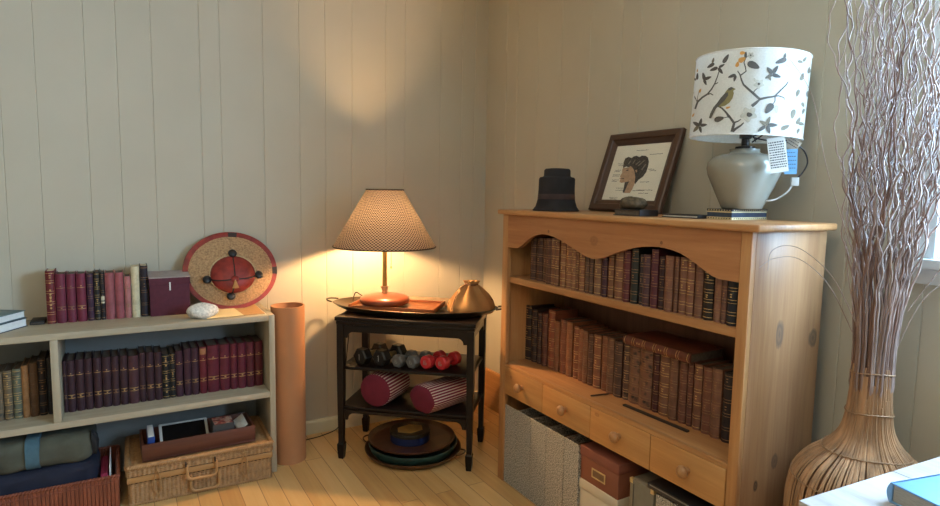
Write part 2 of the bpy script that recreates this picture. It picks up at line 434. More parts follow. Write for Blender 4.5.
# middle shelf, left bay
G1, G2 = mottled((104, 88, 66), (48, 42, 36)), mottled((96, 98, 80), (44, 42, 38))
rowC = [(-.454, -.426, .2, G1, 'marbled brown book cut off at the left picture edge in the low bookcase', dict(bands=4, gold=2)),
 (-.424, -.396, .201, G1, 'marbled brown calf book with gilt panels, second in the low bookcase left bay', dict(bands=5, gold=1, spots=(.2, .36, .52, .68, .9))),
 (-.394, -.366, .204, G2, 'grey green marbled book left of the tan one in the low bookcase', dict(bands=5, gold=1)),
 (-.365, -.342, .215, (150, 106, 66), 'slim tan leather book in the low bookcase left bay', dict(bands=4, gold=2)),
 (-.340, -.312, .222, (92, 66, 46), 'mottled brown calf book right of the tan one in the low bookcase', dict(bands=4, gold=0)),
 (-.310, -.284, .238, (30, 26, 30), 'black book with faint gilt dots in the low bookcase left bay', dict(bands=4, gold=2, spots=(.4, .75))),
 (-.281, -.262, .236, (24, 22, 26), 'narrow black book against the left side of the low bookcase divider', dict(bands=4, gold=0))]
for a, b, h, c, lab, kw in rowC:
    book(lab, 'old books in the low bookcase left bay', ((a + b) / 2, 2.925, MS), 0, b - a - .001, .145, h, c, **kw)

# pine bookcase, upper shelf (spines face -x)
US = .957
B1, B2, B3 = (96, 60, 44), (118, 76, 54), (136, 88, 62)
RED, PUR, NAV, BLK = (84, 36, 40), (66, 38, 52), (34, 36, 46), (34, 28, 28)
rowD = [(2.119, 2.078, .182, (72, 46, 38)), (2.075, 2.03, .185, (70, 44, 36)), (2.028, 1.984, .185, (84, 54, 40)), (1.983, 1.946, .19, (86, 52, 38)), (1.945, 1.919, .193, B2), (1.918, 1.891, .193, B2), (1.887, 1.854, .19, B3), (1.853, 1.82, .185, B3), (1.819, 1.789, .187, B3), (1.787, 1.77, .185, B2), (1.769, 1.736, .186, B3), (1.734, 1.71, .185, (92, 66, 54)), (1.709, 1.687, .185, (88, 64, 54)),
 (1.685, 1.647, .185, (124, 88, 68)), (1.642, 1.614, .18, PUR), (1.612, 1.583, .185, B2), (1.58, 1.539, .185, (126, 84, 64)), (1.536, 1.502, .18, (92, 40, 46)), (1.499, 1.465, .19, (36, 42, 42)), (1.462, 1.445, .172, (52, 40, 44)), (1.443, 1.411, .175, (80, 52, 58)), (1.408, 1.377, .196, (86, 42, 52)), (1.375, 1.352, .175, (50, 26, 30)),
 (1.348, 1.313, .18, (124, 82, 66)), (1.31, 1.293, .18, (110, 74, 60)), (1.292, 1.264, .181, (124, 82, 66)), (1.262, 1.233, .181, (128, 84, 66)), (1.231, 1.201, .18, (118, 80, 64)), (1.2, 1.164, .178, BLK), (1.161, 1.136, .176, (134, 92, 74)), (1.134, 1.115, .175, (106, 72, 62)), (1.113, 1.08, .178, NAV), (1.076, 1.06, .178, (118, 80, 64))]
def cname(c):
    if c is None: return 'marbled'
    r, g, b = c
    if c == NAV: return 'navy blue'
    if c == (36, 42, 42): return 'dark green black'
    if max(c) < 56: return 'black'
    if b > g + 8 and r < 90: return 'dark plum'
    if r > 1.9 * g: return 'dark red'
    if r < 90: return 'dark brown'
    if r < 112: return 'brown'
    return 'light brown' if g > 80 else 'russet brown'
for i, (a, b, h, c) in enumerate(rowD):
    if i < 17: pos = ordn(i) + ' from the left'
    else: k = len(rowD) - 1 - i; pos = ('right-hand end one' if k == 0 else ordn(k) + ' from the right')
    lab = cname(c) + ' leather bound book, ' + pos + ', on the pine bookcase upper shelf'
    kw = dict(bands=5 if c in (B3, BLK) else 4, gold=1 if c in (B2, B3, BLK, NAV) or i in (13, 16, 25, 26) else 2)
    dx = .02 if i < 3 else 0
    book(lab, 'leather books on the pine bookcase upper shelf', (1.522 + dx + random.uniform(-.003, .003), (a + b) / 2, US), -PI / 2, a - b - .0018, .13 + random.uniform(-.006, .01), h, c, **kw)
# lower shelf
LS = .56; k9 = .985
MOT = mottled((116, 78, 58), (42, 30, 28)); MOT2 = mottled((92, 62, 50), (38, 28, 26))
rowE = [(2.283, 2.231, .257, (48, 34, 34)), (2.228, 2.185, .248, (52, 36, 34)), (2.183, 2.151, .239, (62, 38, 34)), (2.15, 2.11, .242, (96, 54, 42)), (2.109, 2.06, .264, (136, 74, 50)), (2.058, 2.022, .225, (138, 84, 54)), (2.019, 1.977, .239, (124, 70, 48)), (1.975, 1.934, .237, (140, 86, 56)), (1.932, 1.899, .226, (128, 74, 50)), (1.896, 1.866, .221, (138, 84, 56)), (1.865, 1.836, .219, (132, 84, 58)), (1.834, 1.803, .214, (96, 62, 48)),
 (1.802, 1.8005, .0, None), (1.8, 1.757, .219, (132, 82, 58)), (1.756, 1.722, .222, (128, 78, 54)), (1.721, 1.683, .224, (116, 78, 58)), (1.681, 1.638, .218, (84, 58, 48)), (1.636, 1.606, .218, MOT2), (1.604, 1.551, .217, MOT), (1.549, 1.486, .22, MOT),
 (1.485, 1.457, .22, (74, 36, 34)), (1.455, 1.411, .226, (122, 82, 62)), (1.408, 1.37, .226, (116, 78, 60)), (1.368, 1.335, .222, (110, 68, 54)), (1.332, 1.309, .218, (100, 60, 50)), (1.306, 1.272, .224, (120, 78, 60)), (1.269, 1.234, .223, (116, 72, 56)), (1.232, 1.193, .229, (124, 84, 66)), (1.189, 1.155, .226, (40, 32, 34))]
rowE = [r for r in rowE if r[2] > 0]
nE = len(rowE)
spinesE = []
for i, (a, b, h, c) in enumerate(rowE):
    a, b, h = 1.03 + (a - 1.03) * .98 - .005, 1.03 + (b - 1.03) * .98 - .005, h * k9 * 1.0
    if i < 16: pos = ordn(i) + ' from the left'
    else: k = nE - 1 - i; pos = ('right-hand end one' if k == 0 else ordn(k) + ' from the right')
    mk = c if isinstance(c, tuple) else None
    lab = cname(mk) + ' leather bound book, ' + pos + ', on the pine bookcase lower shelf'
    d = .135 + random.uniform(-.006, .01); x = 1.622 + random.uniform(-.003, .003)
    book(lab, 'leather books on the pine bookcase lower shelf', (x, (a + b) / 2, LS), -PI / 2, a - b - .0018, d, h, c, bands=5 if mk is None or i % 3 else 4, gold=2 if i % 4 else 1)
    spinesE.append((a, b, h))
# the book lying flat over the lower row
top = max(h for a, b, h in spinesE if 1.2 < b < 1.66) + LS
r = book('thick red brown gilt book lying flat on the upright books of the pine bookcase', None, (1.592, 1.288, top + .0172), 0, .032, .17, .30, (112, 62, 46), bands=5, gold=1, page=M_page_dark)
Mx = Matrix(((0, 1, 0), (0, 0, 1), (1, 0, 0))).to_4x4()
r.matrix_world = Matrix.Translation((1.592, 1.288, top + .0172)) @ Mx

# ---------------------------------------------------------------- low pale bookcase
lb = thing('low_bookcase', 'low pale ash bookcase of dark red and plum books against the back wall', 'bookcase', (-.24, 2.8, 0))
ox, oy = .24, -2.8
def bxo(mb, x0, x1, y0, y1, z0, z1, bev=.0015): mb.box(x0 + ox, x1 + ox, y0 + oy, y1 + oy, z0, z1, 0, bev)
Y0, Y1 = 2.80, 3.148
mb = MB(); bxo(mb, -1.082, .5735, Y0, Y1, .727, .753); mb.build('top_board', M_greyshelf, lb)
for x in (.574, -1.108): mb = MB(); bxo(mb, x, x + .026, Y0, Y1, 0, .753); mb.build('side_panel', M_greyshelf_v, lb)
mb = MB(); bxo(mb, -.2545, -.2285, Y0, Y1 - .008, .3935, .7265); mb.build('divider', M_greyshelf_v, lb)
mb = MB(); bxo(mb, -1.0815, .5735, Y0, Y1 - .008, .366, .393); mb.build('shelf', M_greyshelf, lb)
mb = MB(); bxo(mb, -1.0815, .5735, Y1 - .007, Y1, .0, .7265, 0); mb.build('back_panel', M_shelfback, lb, 0)

# burgundy box
bx = thing('keepsake_box', 'burgundy covered box with lid tab, beside the tall black book on the low shelf', 'box', (.1845, 2.99, SH))
M_burg = plain('burgundy_cloth', rgb(84, 32, 46), .75, 0, .12, 60, .25); M_burgtop = plain('grey_mauve_lid_cloth', rgb(156, 144, 140), .8, 0, .1, 60, .25)
mb = MB(); mb.box(-.081, .081, .002, .128, 0, .14, 0, .002); mb.build('box_body', M_burg, bx)
mb = MB(); mb.prism([(0, .1405), (.13, .1405), (.13, .184), (0, .171)], -.083, .083, 'x'); mb.prism([(-.001, .1712), (.131, .1844), (.131, .1885), (-.001, .1753)], -.084, .084, 'x', 1); mb.build('lid', [M_burg, M_burgtop], bx)
mb = MB(); mb.box(-.003, .003, -.005, -.0008, .115, .152, 0, .001); mb.build('lid_tab', M_page_white, bx)

# two pale books lying flat at the left and the slim black one
def flatbook(label, loc, rotz, w, d, h, c, page, name='book', group=None):
    r = thing(name, label, 'book', loc, rotz, group); mb = MB()
    mb.box(-w / 2, w / 2, -d / 2, d / 2, 0, .003, 0, .0008); mb.box(-w / 2, w / 2, -d / 2, d / 2, h - .003, h, 0, .0008)
    mb.box(-w / 2, -w / 2 + .003, -d / 2, d / 2, .003, h - .003)
    mb.build('cover', c if not isinstance(c, tuple) else leather(c), r)
    mb = MB(); mb.box(-w / 2 + .0032, w / 2 - .004, -d / 2 + .004, d / 2 - .004, .0032, h - .0032); mb.build('page_block', page, r, 0)
    return r
M_teal = plain('grey_teal_cover', rgb(104, 122, 122), .5, 0, .1, 20, .05); M_slate = plain('slate_cover', rgb(70, 76, 84), .5, 0, .1, 20, .05)
an = math.atan2(.118, .075) - PI / 2
u = Vector((.537, .843, 0)); nn = Vector((-.843, .537, 0)); c1 = Vector((-.342, 3.004, SH))
cc = c1 - u * .11 + nn * .075
flatbook('white paged book with dark cover under the teal one at the low shelf left end', cc, an, .15, .22, .036, M_slate, M_page_white)
cc2 = c1 - u * .112 + nn * .079 + Vector((0, 0, .0365))
flatbook('grey teal book lying on the white paged one at the low shelf left end', cc2, an + .02, .15, .22, .03, M_teal, M_page_white)
flatbook('slim black notebook lying flat left of the ornate red book on the low shelf', (-.312, 3.07, SH), 0, .05, .11, .012, (34, 32, 36), M_page_dark, 'notebook')

# coral stone
def lump(rx, ry, rz, seed, amp=.12, n=28):
    rng = random.Random(seed); ph = [rng.uniform(0, 6.28) for _ in range(6)]
    def f(u, v):
        a = 2 * PI * u; b = -PI / 2 + PI * v
        k = 1 + amp * (.5 * math.sin(3 * a + ph[0] + 2 * b) + .4 * math.sin(2 * a + ph[1]) * math.cos(3 * b + ph[2]) + .25 * math.sin(7 * a + ph[3]) * math.cos(b) + .15 * math.sin(9 * b + 5 * a + ph[4]))
        return Vector((rx * k * math.cos(a) * math.cos(b), ry * k * math.sin(a) * math.cos(b), max(-rz * .86, rz * k * math.sin(b))))
    mb = MB(); mb.grid(f, n, n // 2); bmesh.ops.remove_doubles(mb.bm, verts=mb.bm.verts, dist=1e-5)
    bmesh.ops.translate(mb.bm, verts=mb.bm.verts, vec=(0, 0, rz * .86)); return mb
M_coral = plain('white_porous_coral', rgb(212, 206, 196), .9, 0, .3, 110, 1.0, bscale=120)
o = lump(.066, .046, .036, 3).build('coral_stone', M_coral, None, 60, (.302, 2.872, SH)); tag(o, 'white pitted coral stone on the cream envelope end of the low shelf', 'stone')
M_cream = plain('cream_paper', rgb(220, 200, 152), .8, 0, .04, 30, .05); M_kraft = plain('kraft_card', rgb(178, 136, 88), .8, 0, .08, 40, .1)
mb = MB(); mb.prism([(.40, 2.838), (.565, 2.845), (.566, 3.125), (.42, 3.12)], SH + .0002, SH + .003); o = mb.build('card_folder', M_kraft, smooth=0); tag(o, 'brown card folder lying flat at the right end of the low shelf', 'folder')
mb = MB(); mb.prism([(.315, 2.822), (.472, 2.832), (.455, 3.09), (.372, 3.07)], SH + .0032, SH + .0045); o = mb.build('envelope', M_cream, smooth=0); tag(o, 'cream paper envelope beside the white stone, overlapping the brown folder', 'envelope')

# round woven leather hat leaning on the wall
RH = .215; tilt = rad(72)
hat = thing('woven_hat', 'round straw hat with red leather rim and dome leaning on the back wall', 'hat', (.460, 3.030, SH + .0005))
HM = Matrix.Rotation(tilt, 4, 'X') @ Matrix.Translation((0, RH * .885, .001)) @ Matrix.Diagonal((1, .885, 1, 1)) @ Matrix(((1, 0, 0, 0), (0, 1, -.75, 0), (0, 0, 1, 0), (0, 0, 0, 1)))
M_straw = plain('woven_straw', rgb(168, 132, 94), .8, 0, .4, 120, .8, bscale=260)
M_redlea = plain('red_hide', rgb(132, 42, 34), .5, 0, .4, 24, .3); M_dklea = plain('dark_hide', rgb(48, 34, 30), .6, 0, .2, 40, .2)
mb = MB(); pr = [(RH, 0), (RH + .001, .003), (RH, .007), (RH - .012, .009), (RH - .026, .0105), (RH - .026, .0065), (RH - .012, .004)]
mb.lathe(pr, 72, closed=True, mat=HM); mb.build('leather_rim', M_redlea, hat, 40)
mb = MB()
for a0 in (80, -8, 185):
    for k in range(7):
        a, b = rad(a0 + k * 1.6), rad(a0 + (k + 1) * 1.6)
        mb.face([HM @ Vector((q * math.cos(w), q * math.sin(w), zz)) for q, w, zz in ((RH - .026, a, .0113), (RH + .0005, a, .0082), (RH + .0005, b, .0082), (RH - .026, b, .0113))])
mb.build('rim_patches', M_dklea, hat, 0)
mb = MB(); prof = []
for k in range(21):
    r_ = lerp(RH - .02, .094, k / 20); prof.append((r_, .008 + .034 * (k / 20) ** .9 + (.0016 if k % 2 else 0)))
mb.lathe(prof, 96, mat=HM); mb.build('straw_brim', M_straw, hat, 60)
mb = MB(); mb.lathe([(.102 * math.cos(t), .042 + .05 * math.sin(t)) for t in [i * PI / 2 / 12 for i in range(13)]][:-1] + [(0, .092)], 48, mat=HM); mb.build('leather_dome', M_redlea, hat, 60)
mb = MB(); mb.tube([(.104 * math.cos(2 * PI * i / 72), .104 * math.sin(2 * PI * i / 72), .044 + .003 * (i % 2)) for i in range(72)], .0035, 6, closed=True, mat=HM); mb.build('dome_braid', plain('pale_braid', rgb(186, 160, 120), .8), hat)
for a in (88, 190, 356, 262):
    a = rad(a); mb = MB(); pts = []
    for k in range(9):
        t = k / 8 * PI / 2 * .96; pts.append((.1035 * math.cos(t) * math.cos(a), .1035 * math.cos(t) * math.sin(a), .0425 + .0515 * math.sin(t)))
    mb.tube(pts, .0032, 6, mat=HM); mb.build('strap', M_dklea, hat)
    mb = MB(); mb.lathe([(0, -.011), (.012, -.011), (.020, -.004), (.020, .004), (.012, .012), (0, .014)], 12, c=(.118 * math.cos(a), .118 * math.sin(a), .048), mat=HM); mb.build('stud', plain('dark_stud', rgb(46, 46, 48), .35, .3, .3), hat, 60)
mb = MB(); mb.lathe([(0, .104), (.010, .102), (.018, .095), (.018, .089), (0, .089)], 16, mat=HM); mb.build('crown_knot', M_redlea, hat)
mb = MB()
for k in range(7):
    a = -PI / 2 + (k - 3) * .09; mb.tube([(0, 0, .104), (.02 * math.cos(a), .02 * math.sin(a), .102), (.05 * math.cos(a), .05 * math.sin(a), .094)], [.0025, .0028, .002], 5, mat=HM)
mb.build('tassel', plain('tan_tassel', rgb(190, 138, 84), .8), hat)

# cardboard tube
mb = MB(); mb.lathe([(.079, 0), (.079, .772), (.073, .772), (.073, .002), (.0, .002), (0, 0)], 64)
o = mb.build('cardboard_tube', plain('brown_kraft_tube', rgb(172, 118, 78), .7, 0, .06, 6, .1), None, 40, (.687, 2.915, 0)); tag(o, 'tall brown cardboard tube standing beside the low bookcase', 'tube')

# ---------------------------------------------------------------- wicker
M_wick = plain('tan_wicker', rgb(160, 120, 78), .6, 0, .22, 60, .4, bscale=200)
M_wick2 = plain('pale_wicker_band', rgb(168, 124, 76), .5, 0, .15, 40, .2, (.1, 1, 1))
M_wickred = plain('red_brown_wicker', rgb(124, 66, 44), .5, 0, .35, 50, .3, (1, 1, .1))
def weave(mb, o, uv, vv, nv, W, H, pu=.017, pv=.0075, amp=.0085, mi=0):
    o, uv, vv, nv = Vector(o), Vector(uv), Vector(vv), Vector(nv)
    nu_ = max(4, int(W / pu * 4)); nv_ = max(4, int(H / pv) * 4)
    def f(a, b):
        x, y = a * W, b * H; row = int(min(y / pv, H / pv - 1e-6)); fy = y / pv - row
        hgt = amp * (.12 + .88 * abs(math.sin(PI * x / pu))) * math.sqrt(max(0, 1 - (2 * fy - 1) ** 2))
        return o + uv * x + vv * y + nv * hgt
    mb.grid(f, nu_, nv_, mi)
def braid(mb, pts, r, n=2, pitch=.02, mi=0):
    pts = [Vector(p) for p in pts]; L = [0]
    for a, b in zip(pts[:-1], pts[1:]): L.append(L[-1] + (b - a).length)
    N = int(L[-1] / pitch * 6)
    for s in range(n):
        q = []
        for i in range(N + 1):
            d = L[-1] * i / N; k = 0
            while k < len(L) - 2 and L[k + 1] < d: k += 1
            p = pts[k].lerp(pts[k + 1], (d - L[k]) / max(1e-9, L[k + 1] - L[k])); dr = (pts[k + 1] - pts[k]).normalized()
            a = dr.cross(Vector((0, 0, 1)));
            if a.length < .1: a = Vector((1, 0, 0))
            a.normalize(); b = a.cross(dr); w = 2 * PI * d / pitch + 2 * PI * s / n
            q.append(p + a * math.cos(w) * r * .7 + b * math.sin(w) * r * .7)
        mb.tube(q, r * .75, 6, mi)
sc = thing('wicker_suitcase', 'tan wicker suitcase with cane handles lying on the floor under the low bookcase', 'suitcase', (.281, 2.93, 0), -.02)
w, d = .283, .17
mb = MB(); mb.box(-w + .004, w - .004, -d + .004, d - .004, .002, .098, 1)
for q in (((-w, -d, .004), (1, 0, 0), (0, -1, 0), 2 * w), ((w, -d, .004), (0, 1, 0), (1, 0, 0), 2 * d), ((-w, -d, .004), (0, 1, 0), (-1, 0, 0), 2 * d), ((-w, d, .004), (1, 0, 0), (0, 1, 0), 2 * w)):
    weave(mb, q[0], q[1], (0, 0, 1), q[2], q[3], .094)
braid(mb, [(-w, -d, .006), (w, -d, .006), (w, d, .006), (-w, d, .006), (-w, -d, .006)], .006)
mb.build('case_base', [M_wick, M_darkwood], sc, 80)
mb = MB(); w2, d2 = w + .006, d + .006
mb.box(-w2 + .004, w2 - .004, -d2 + .004, d2 - .004, .1, .164, 1)
for q in (((-w2, -d2, .128), (1, 0, 0), (0, -1, 0), 2 * w2), ((w2, -d2, .128), (0, 1, 0), (1, 0, 0), 2 * d2), ((-w2, -d2, .128), (0, 1, 0), (-1, 0, 0), 2 * d2)):
    weave(mb, q[0], q[1], (0, 0, 1), q[2], q[3], .036)
weave(mb, (-w2, -d2, .164), (1, 0, 0), (0, 1, 0), (0, 0, 1), 2 * w2, 2 * d2, .02, .011, .004)
braid(mb, [(-w2, -d2, .168), (w2, -d2, .168), (w2, d2, .168), (-w2, d2, .168), (-w2, -d2, .168)], .0085, 3, .03)
mb.build('case_lid', [M_wick, M_darkwood], sc, 80)
mb = MB(); mb.box(-w2 - .003, w2 + .003, -d2 - .004, -d2 + .002, .101, .126, 0, .002); mb.box(w2 - .002, w2 + .003, -d2, d2, .101, .126, 0, .002); mb.box(-w2 - .003, -w2 + .002, -d2, d2, .101, .126, 0, .002); mb.build('lid_band', M_wick2, sc)
def ubar(mb, x0, x1, z0, z1, y0, y1, r):
    pts = [(x0, y0, z0)]
    for k in range(7): a = PI + k / 6 * PI / 2; pts.append((x0 + .02 + .02 * math.cos(a), lerp(y0, y1, .7 + .3 * k / 6), z1 + .02 + .02 * math.sin(a)))
    for k in range(7): a = 1.5 * PI + k / 6 * PI / 2; pts.append((x1 - .02 + .02 * math.cos(a), lerp(y1, y0, .3 * k / 6), z1 + .02 + .02 * math.sin(a)))
    pts.append((x1, y0, z0)); mb.tube(pts, r, 8)
mb = MB(); ubar(mb, -.066, .05, .142, .082, -d2 - .012, -d2 - .03, .0062); mb.build('lid_handle', M_wick2, sc)
mb = MB(); ubar(mb, -.052, .062, .09, .02, -d - .01, -d - .02, .0062); mb.build('base_handle', M_wick2, sc)
for x in (-.18, .17):
    mb = MB(); mb.tube([(x, -d2 - .008, .15), (x - .012, -d2 - .014, .11), (x - .014, -d2 - .012, .06), (x, -d2 - .010, .035), (x + .014, -d2 - .012, .06), (x + .010, -d2 - .014, .11), (x, -d2 - .008, .15)], .0028, 6)
    mb.tube([(x, -d2 - .006 - .006 * math.cos(k * PI / 4), .148 + .008 * math.sin(k * PI / 4)) for k in range(8)], .003, 6, closed=True)
    mb.build('loop_fastener', M_wick2, sc)
for x in (-.066, .05):
    mb = MB(); mb.tube([(x - .004, -d2 - .012 + .007 * math.cos(k * PI / 4), .145 + .010 * math.sin(k * PI / 4)) for k in range(8)], .003, 6, closed=True); mb.build('handle_loop', M_dklea, sc)

# wooden desk tray on the suitcase
M_mahog = wood('mahogany_stain', rgb(78, 42, 30), rgb(106, 60, 42), 'x', 1, .4)
tz = .174
ty = thing('wooden_tray', 'open mahogany wooden tray of papers on the wicker suitcase', 'tray', (.272, 2.884, tz), .02)
mb = MB(); mb.box(-.229, .229, -.1, .1, 0, .008, 0, .001); mb.box(-.229, .229, -.1, -.091, .0082, .074, 0, .001); mb.box(-.229, .229, .091, .1, .0082, .074, 0, .001)
mb.box(-.229, -.220, -.0908, .0908, .0082, .074, 0, .001); mb.box(.220, .229, -.0908, .0908, .0082, .074, 0, .001); mb.build('tray_body', M_mahog, ty)
def on_tray(x, y, z): return (.272 + x, 2.884 + y, tz + .0085 + z)
M_blue = plain('blue_plastic', rgb(34, 62, 124), .3, 0, .1, 20, .05); M_blk = plain('black_gloss', rgb(18, 17, 18), .2, 0, .1, 20, 0); M_white = plain('white_plastic', rgb(196, 194, 188), .4, 0, .04, 20, .05)
M_dkbox = plain('charcoal_card', rgb(62, 58, 56), .7, 0, .1, 40, .1)
o = thing('notebook', 'blue notebook standing at the left end of the mahogany tray', 'notebook', on_tray(-.19, -.0, 0))
mb = MB(); mb.box(-.014, .014, -.075, .07, 0, .085, 0, .003); mb.build('cover', M_blue, o); mb = MB(); mb.box(-.0115, .0115, -.073, .072, .0855, .087, 0); mb.build('page_edges', M_page_white, o, 0)
o = thing('photo_frame', 'black framed panel with a white border standing in the mahogany tray', 'frame', on_tray(-.055, -.052, 0))
fm = R(rad(-57), 'X')
mb = MB(); mb.box(-.1, .1, 0, .006, 0, .15, 0, .002, fm); mb.build('white_border', M_white, o); mb = MB(); mb.box(-.088, .088, -.001, -.0002, .014, .138, 0, 0, fm); mb.build('black_panel', M_blk, o, 0)
o = thing('small_carton', 'small charcoal carton with a red and white picture on top in the mahogany tray', 'box', on_tray(.098, -.032, 0), .02)
mb = MB(); mb.box(-.045, .045, -.05, .05, 0, .093, 0, .002); mb.build('carton_body', M_dkbox, o)
t = NT('printed_picture'); v = t.coords('Object'); t.color(t.ramp(t.noise(v, 30, 3), [(.35, rgb(60, 50, 48)), (.45, rgb(150, 60, 48)), (.55, rgb(200, 170, 150)), (.7, rgb(90, 84, 80))]))
mb = MB(); mb.box(-.038, .042, -.045, .045, .0931, .0938); mb.build('printed_lid_picture', t.m, o, 0)
mb = MB(); mb.prism([(-.008, 0), (.052, .0), (.058, .004), (-.006, .004)], -.07, .07, 'y'); mb = MB(); mb.box(-.026, .026, -.075, .075, 0, .002, 0, 0, T(0, 0, 0) @ R(rad(-35), 'Y'))
o = mb.build('paper_sheet', M_page_white, None, 0, on_tray(.182, 0, .055)); tag(o, 'white paper leaning at the right end of the mahogany tray', 'paper')

# low red-brown basket with textiles
bk = thing('slatted_basket', 'low red brown slatted basket of folded textiles under the low bookcase', 'basket', (-.36, 2.93, 0))
w, d, h = .315, .165, .145
mb = MB(); mb.box(-w, w, -d, d, 0, .008)
for (x0, y0, x1, y1) in ((-w, -d, w, -d), (w, -d, w, d), (w, d, -w, d), (-w, d, -w, -d)):
    L = math.hypot(x1 - x0, y1 - y0); n = int(L / .0135)
    ux, uy = (x1 - x0) / L, (y1 - y0) / L
    for k in range(n):
        s = (k + .5) * L / n; px, py = x0 + ux * s, y0 + uy * s
        rw = L / n * .46; fl = 1.0
        M4 = T(px, py, 0) @ R(math.atan2(uy, ux), 'Z')
        mb.box(-rw, rw, -.003, .003, .004, h - .006 + .002 * (k % 2), 0, .0015, M4, 1)
mb.build('slat_sides', M_wickred, bk, 40)
mb = MB(); rim = [(-w, -d, h), (w, -d, h), (w, d, h), (-w, d, h), (-w, -d, h)]
braid(mb, rim, .006, 2, .024); braid(mb, [(a * 1.01, b * 1.02, h - .022) for a, b, c in rim], .0022, 2, .016); mb.build('woven_rim', M_wickred, bk, 80)
M_olive = plain('olive_grey_canvas', rgb(74, 74, 62), .9, 0, .2, 14, .5, bscale=300); M_navy = plain('navy_quilted_cloth', rgb(26, 29, 46), .85, 0, .25, 14, .4, bscale=40)
M_strap = plain('blue_grey_webbing', rgb(66, 94, 106), .85, 0, .1, 60, .4, bscale=300); M_magenta = plain('magenta_cloth', rgb(140, 34, 62), .8, 0, .2, 20, .3)
def cushion(x0, x1, y0, y1, z0, z1, r=.03, wob=.004, seed=1):
    rng = random.Random(seed); ph = [rng.uniform(0, 6.28) for _ in range(5)]; mb = MB(); k = 10
    pr = []
    for cxs, czs, a0 in ((1, 1, 0), (-1, 1, 90), (-1, -1, 180), (1, -1, 270)):
        for i in range(k + 1):
            a = rad(a0 + 90 * i / k); pr.append(((y0 + y1) / 2 + cxs * ((y1 - y0) / 2 - r) + r * math.cos(a), (z0 + z1) / 2 + czs * ((z1 - z0) / 2 - r) + r * math.sin(a)))
    def f(u, v):
        y, z = pr[int(round(v * (len(pr)))) % len(pr)]
        e = min(u, 1 - u) * 12; e = math.sqrt(max(0, 1 - (1 - min(1, e)) ** 2)) * .45 + .55 if e < 1 else 1
        cy, cz = (y0 + y1) / 2, (z0 + z1) / 2
        q = wob * (math.sin(17 * u + ph[0] + 3 * v * 6.28) + math.sin(31 * u + ph[1]) * .6)
        return Vector((lerp(x0, x1, u), cy + (y - cy) * e + q * (1 if y < cy else .3), max(z0, cz + (z - cz) * e + q * .4)))
    mb.grid(f, 48, len(pr)); bmesh.ops.remove_doubles(mb.bm, verts=mb.bm.verts, dist=1e-5)
    bmesh.ops.holes_fill(mb.bm, edges=[e for e in mb.bm.edges if e.is_boundary], sides=100); return mb
o = cushion(-.655, -.112, 2.785, 3.06, .009, .212, .035, .004, 4).build('folded_quilt', M_navy); tag(o, 'folded navy quilted blanket packed in the red brown basket', 'blanket')
o = thing('bedroll', 'rolled olive grey canvas bedroll with a blue strap on the navy blanket', 'bedroll', (-.39, 2.92, .214))
cushion(-.28, .27, -.13, .12, 0, .118, .045, .004, 9).build('canvas_roll', M_olive, o)
mb = cushion(.035, .088, -.137, .127, -.0005, .1235, .047, 0, 2)
mb.build('strap', M_strap, o)
mb = lump(.02, .03, .05, 6, .3); mb.build('strap_end', plain('black_webbing', rgb(24, 23, 25), .8), o, 60, (.262, -.09, .02))
o = cushion(-.108, -.080, 2.79, 3.0, .009, .15, .014, .002, 5).build('folded_scarf', M_magenta); tag(o, 'magenta folded cloth at the right end of the basket', 'cloth')
mb = MB(); mb.box(-.075, -.071, 2.80, 3.02, .009, .175, 0, .001); o = mb.build('picture_board', M_page_white); tag(o, 'thin white board upright beside the magenta cloth in the basket', 'board')

# ---------------------------------------------------------------- tiered table
TA = rad(-40.5); TCX, TCY = 1.284, 2.713
def tw(x, y, z): return (TCX + x * math.cos(TA) - y * math.sin(TA), TCY + x * math.sin(TA) + y * math.cos(TA), z)
tb = thing('tiered_table', 'dark stained three tier side table set across the room corner', 'table', (TCX, TCY, 0), TA)
TX0, TX1, TY = -.354, .326, .19
for nm, z0, z1, e in (('tabletop', .70, .72, .008), ('shelf', .455, .471, -.012), ('shelf', .254, .27, -.012)):
    mb = MB(); mb.box(TX0 - e, TX1 + e, -TY - e, TY + e, z0, z1, 0, .003); mb.build(nm, M_darkwood, tb)
mb = MB(); mb.box(TX0 - .003, TX1 + .003, -TY - .003, TY + .003, .682, .6998, 0, .004); mb.build('top_moulding', M_darkwood, tb)
def apron(a0, a1, zt, zb, r):
    p = [(a0, zt), (a1, zt), (a1, zb - r)]
    for k in range(7): a = rad(90 * k / 6); p.append((a1 - r + r * math.cos(a), zb - r + r * math.sin(a)))
    p = p[:3]
    for k in range(9): a = rad(90 * k / 8); p.append((a1 - .018 - r * (1 - math.cos(a)), zb - r * (1 - math.sin(a))))
    for k in range(9): a = rad(90 - 90 * k / 8); p.append((a0 + .018 + r * (1 - math.cos(a)), zb - r * (1 - math.sin(a))))
    p.append((a0, zb - r)); return p
lg = .034
for y in (-TY + .006, TY - .02):
    mb = MB(); mb.prism(apron(TX0 + lg, TX1 - lg, .6818, .645, .03), y, y + .014, 'y'); mb.build('apron', M_darkwood, tb, 0)
    mb = MB(); mb.prism(apron(TX0 + lg, TX1 - lg, .2538, .238, .035), y, y + .012, 'y'); mb.build('lower_rail', M_darkwood, tb, 0)
for x in (TX0 + .006, TX1 - .02):
    mb = MB(); mb.prism(apron(-TY + lg, TY - lg, .6818, .645, .03), x, x + .014, 'x'); mb.build('apron', M_darkwood, tb, 0)
